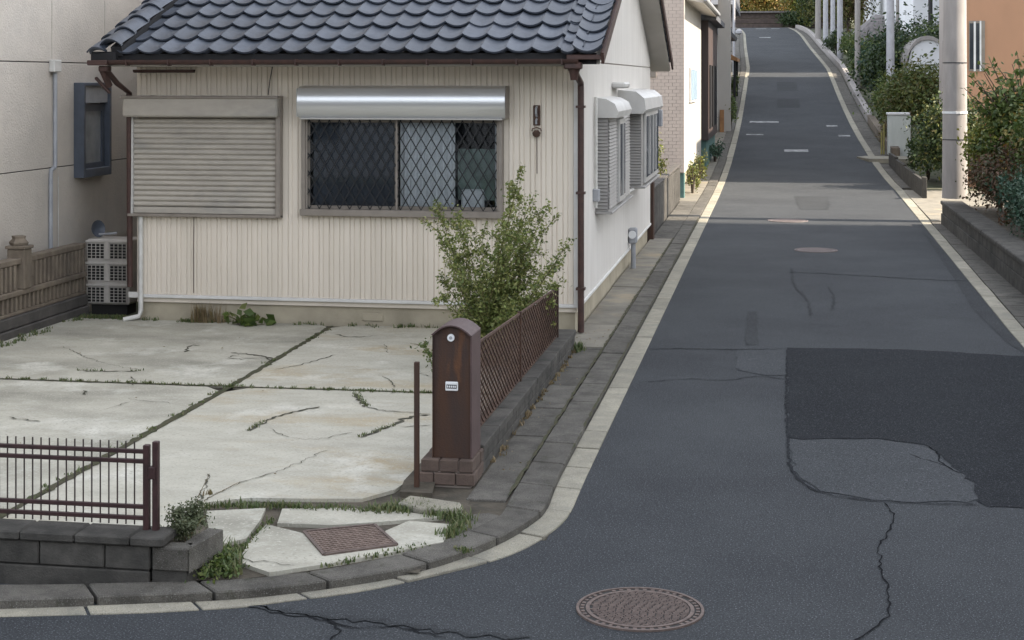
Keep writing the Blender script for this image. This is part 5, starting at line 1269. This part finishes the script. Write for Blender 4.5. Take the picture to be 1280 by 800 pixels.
bush('dark_evergreen', 'dense dark evergreen tree between the two nearest far poles', 'tree', (5.6, 69, 1.7), (1.75, 2.2, 1.9), 13000, 'leaf_dark', .19, clumps=220, trunk=.6, mt2='leaf_blue', n2=1500, zc=.9)
bush('dark_evergreen', 'dark evergreen tree in front of the white building', 'tree', (7.0, 66, 1.4), (1.45, 2.0, 1.7), 9500, 'leaf_dark', .18, clumps=170, trunk=1.0, mt2='leaf_mid', n2=1500, zc=1.0)
bush('mixed_shrub', 'shaded shrub below the slim brownish pole', 'shrub', (4.7, 77, 2.5), (.95, 4.0, 1.2), 7000, 'leaf_mid', .17, mt2='leaf_dark', n2=2500, zc=.8)
bush('round_bush', 'round dark bush on the lane edge near the top', 'bush', (3.75, 97, 4.3), (.75, 1.2, .75), 2000, 'leaf_dark', .15, zc=.7)
bush('mixed_shrub', 'green shrub growing below the stone bank', 'shrub', (4.4, 90, 3.7), (.8, 4.0, .9), 2600, 'leaf_mid', .16, zc=.7)
bush('thin_tree', 'bright yellow-green sapling in front of the white building', 'tree', (8.2, 72, 2), (.5, .6, 1.3), 900, 'leaf_yellow', .15, trunk=1.4, clumps=25, zc=1.0)
bush('autumn_tree', 'orange and yellow autumn tree behind the hilltop wall', 'tree', (-.3, 158, 7.6), (2.6, 2.5, 2.2), 6000, 'leaf_autumn', .3, trunk=1.2, zc=1.6)
bush('autumn_tree', 'yellow-green autumn tree behind the end of the hilltop wall', 'tree', (3.2, 150, 7.4), (2.2, 2.5, 2.6), 6000, 'leaf_yellow', .3, trunk=1.2, zc=1.8, mt2='leaf_autumn', n2=2000)
bush('autumn_tree', 'olive tree behind the short grey post', 'tree', (4.2, 134, 6.8), (1.9, 2.2, 2.6), 6000, 'leaf_olive', .26, trunk=.6, zc=1.8, mt2='leaf_dark', n2=1600)
bush('autumn_tree', 'brown-green tree behind the plain pale pole', 'tree', (5.6, 124, 6.2), (1.7, 2.2, 2.6), 5200, 'leaf_brown', .26, trunk=.8, zc=1.8, mt2='leaf_olive', n2=2600)
bush('dark_growth', 'dark growth hanging over the right end of the hilltop wall', 'bush', (1.8, 147.6, 7.35), (1.4, 1.0, .9), 3000, 'leaf_dark', .2, zc=.8)
for i, (x, m, lab) in enumerate(((-6.5, 'leaf_brown', 'brown tree behind the left end of the hilltop wall'), (-11, 'leaf_dark', 'dark tree beyond the hilltop wall'), (-3.4, 'leaf_olive', 'dull green tree behind the middle of the hilltop wall'))):
    bush('hill_tree', lab, 'tree', (x, 160 + i * 2, 7.6), (2.8, 2.6, 3.2), 5200, m, .32, trunk=1.0, zc=2.2)
woods = np.concatenate([crown_pts((x, 185 + random.uniform(-5, 15), 10 + random.uniform(0, 2)), (6, 5, 6), 2200, 40) for x in range(-40, 60, 8)])
leaves('woodland', 'leaf_olive', None, woods, .7, kind='stuff', label='mass of trees on the hillside beyond the lane', cat='woodland')

# ------------------------------------------------------------------ blocks added outside the frame to shade lane and crossing and dim the facade
def block(name, label, x0, x1, y0, y1, h, m, face, rows_, cols):
    t = thing(name, label, 'building', ((x0 + x1) / 2, (y0 + y1) / 2, 0))
    B(x0, x1, y0, y1, -.1, h).build('wall', m, t)
    for r in range(rows_):
        for c in range(cols):
            z = 1 + r * (h - 1) / rows_
            if face == 'x':
                y = y0 + (y1 - y0) * (c + .25) / cols; B(x0 - .06, x0 - .001, y, y + (y1 - y0) / cols * .5, z, z + 1.5).build('window', 'glass_dark', t)
            else:
                x = x0 + (x1 - x0) * (c + .25) / cols; B(x, x + (x1 - x0) / cols * .5, y1 + .001, y1 + .06, z, z + 1.5).build('window', 'glass_dark', t)
    B(x0 - .3, x1 + .3, y0 - .0, y1 + .0, h, h + .4).build('parapet', 'roof_far', t)
    return t
block('added_shade_tower', 'unseen pale tower added off to the right of the lane to block the sun', 36, 50, -14, 29.4, 45, 'shade_block_wall', 'x', 11, 9)  # unseen sun blocker, sized to keep house and crossing in shade
block('added_shade_block', 'unseen pale block added behind the orange building to shade the lane', 12.5, 24, 47.0, 79.6, 17, 'shade_block_wall', 'x', 3, 6)  # unseen block added to keep sun off the middle of the lane
block('added_shade_block', 'second unseen block added to shade the upper lane', 14.5, 24, 82.2, 95.99, 20, 'far_block', 'x', 4, 3)  # added the same way; the gap between the two leaves a sunlit stripe
block('added_dimming_house', 'unseen two-storey house added behind the viewpoint to darken the facade', -22, -4, -20, -10, 6.2, 'far_block', 'y', 2, 5)  # added behind the camera to cut sky light on the facade
block('added_dimming_house', 'unseen two-storey pale house added right of the viewpoint to darken the facade', -2, 16, -22, -10.5, 6.0, 'stucco', 'y', 2, 5)  # second unseen house added to dim the facade
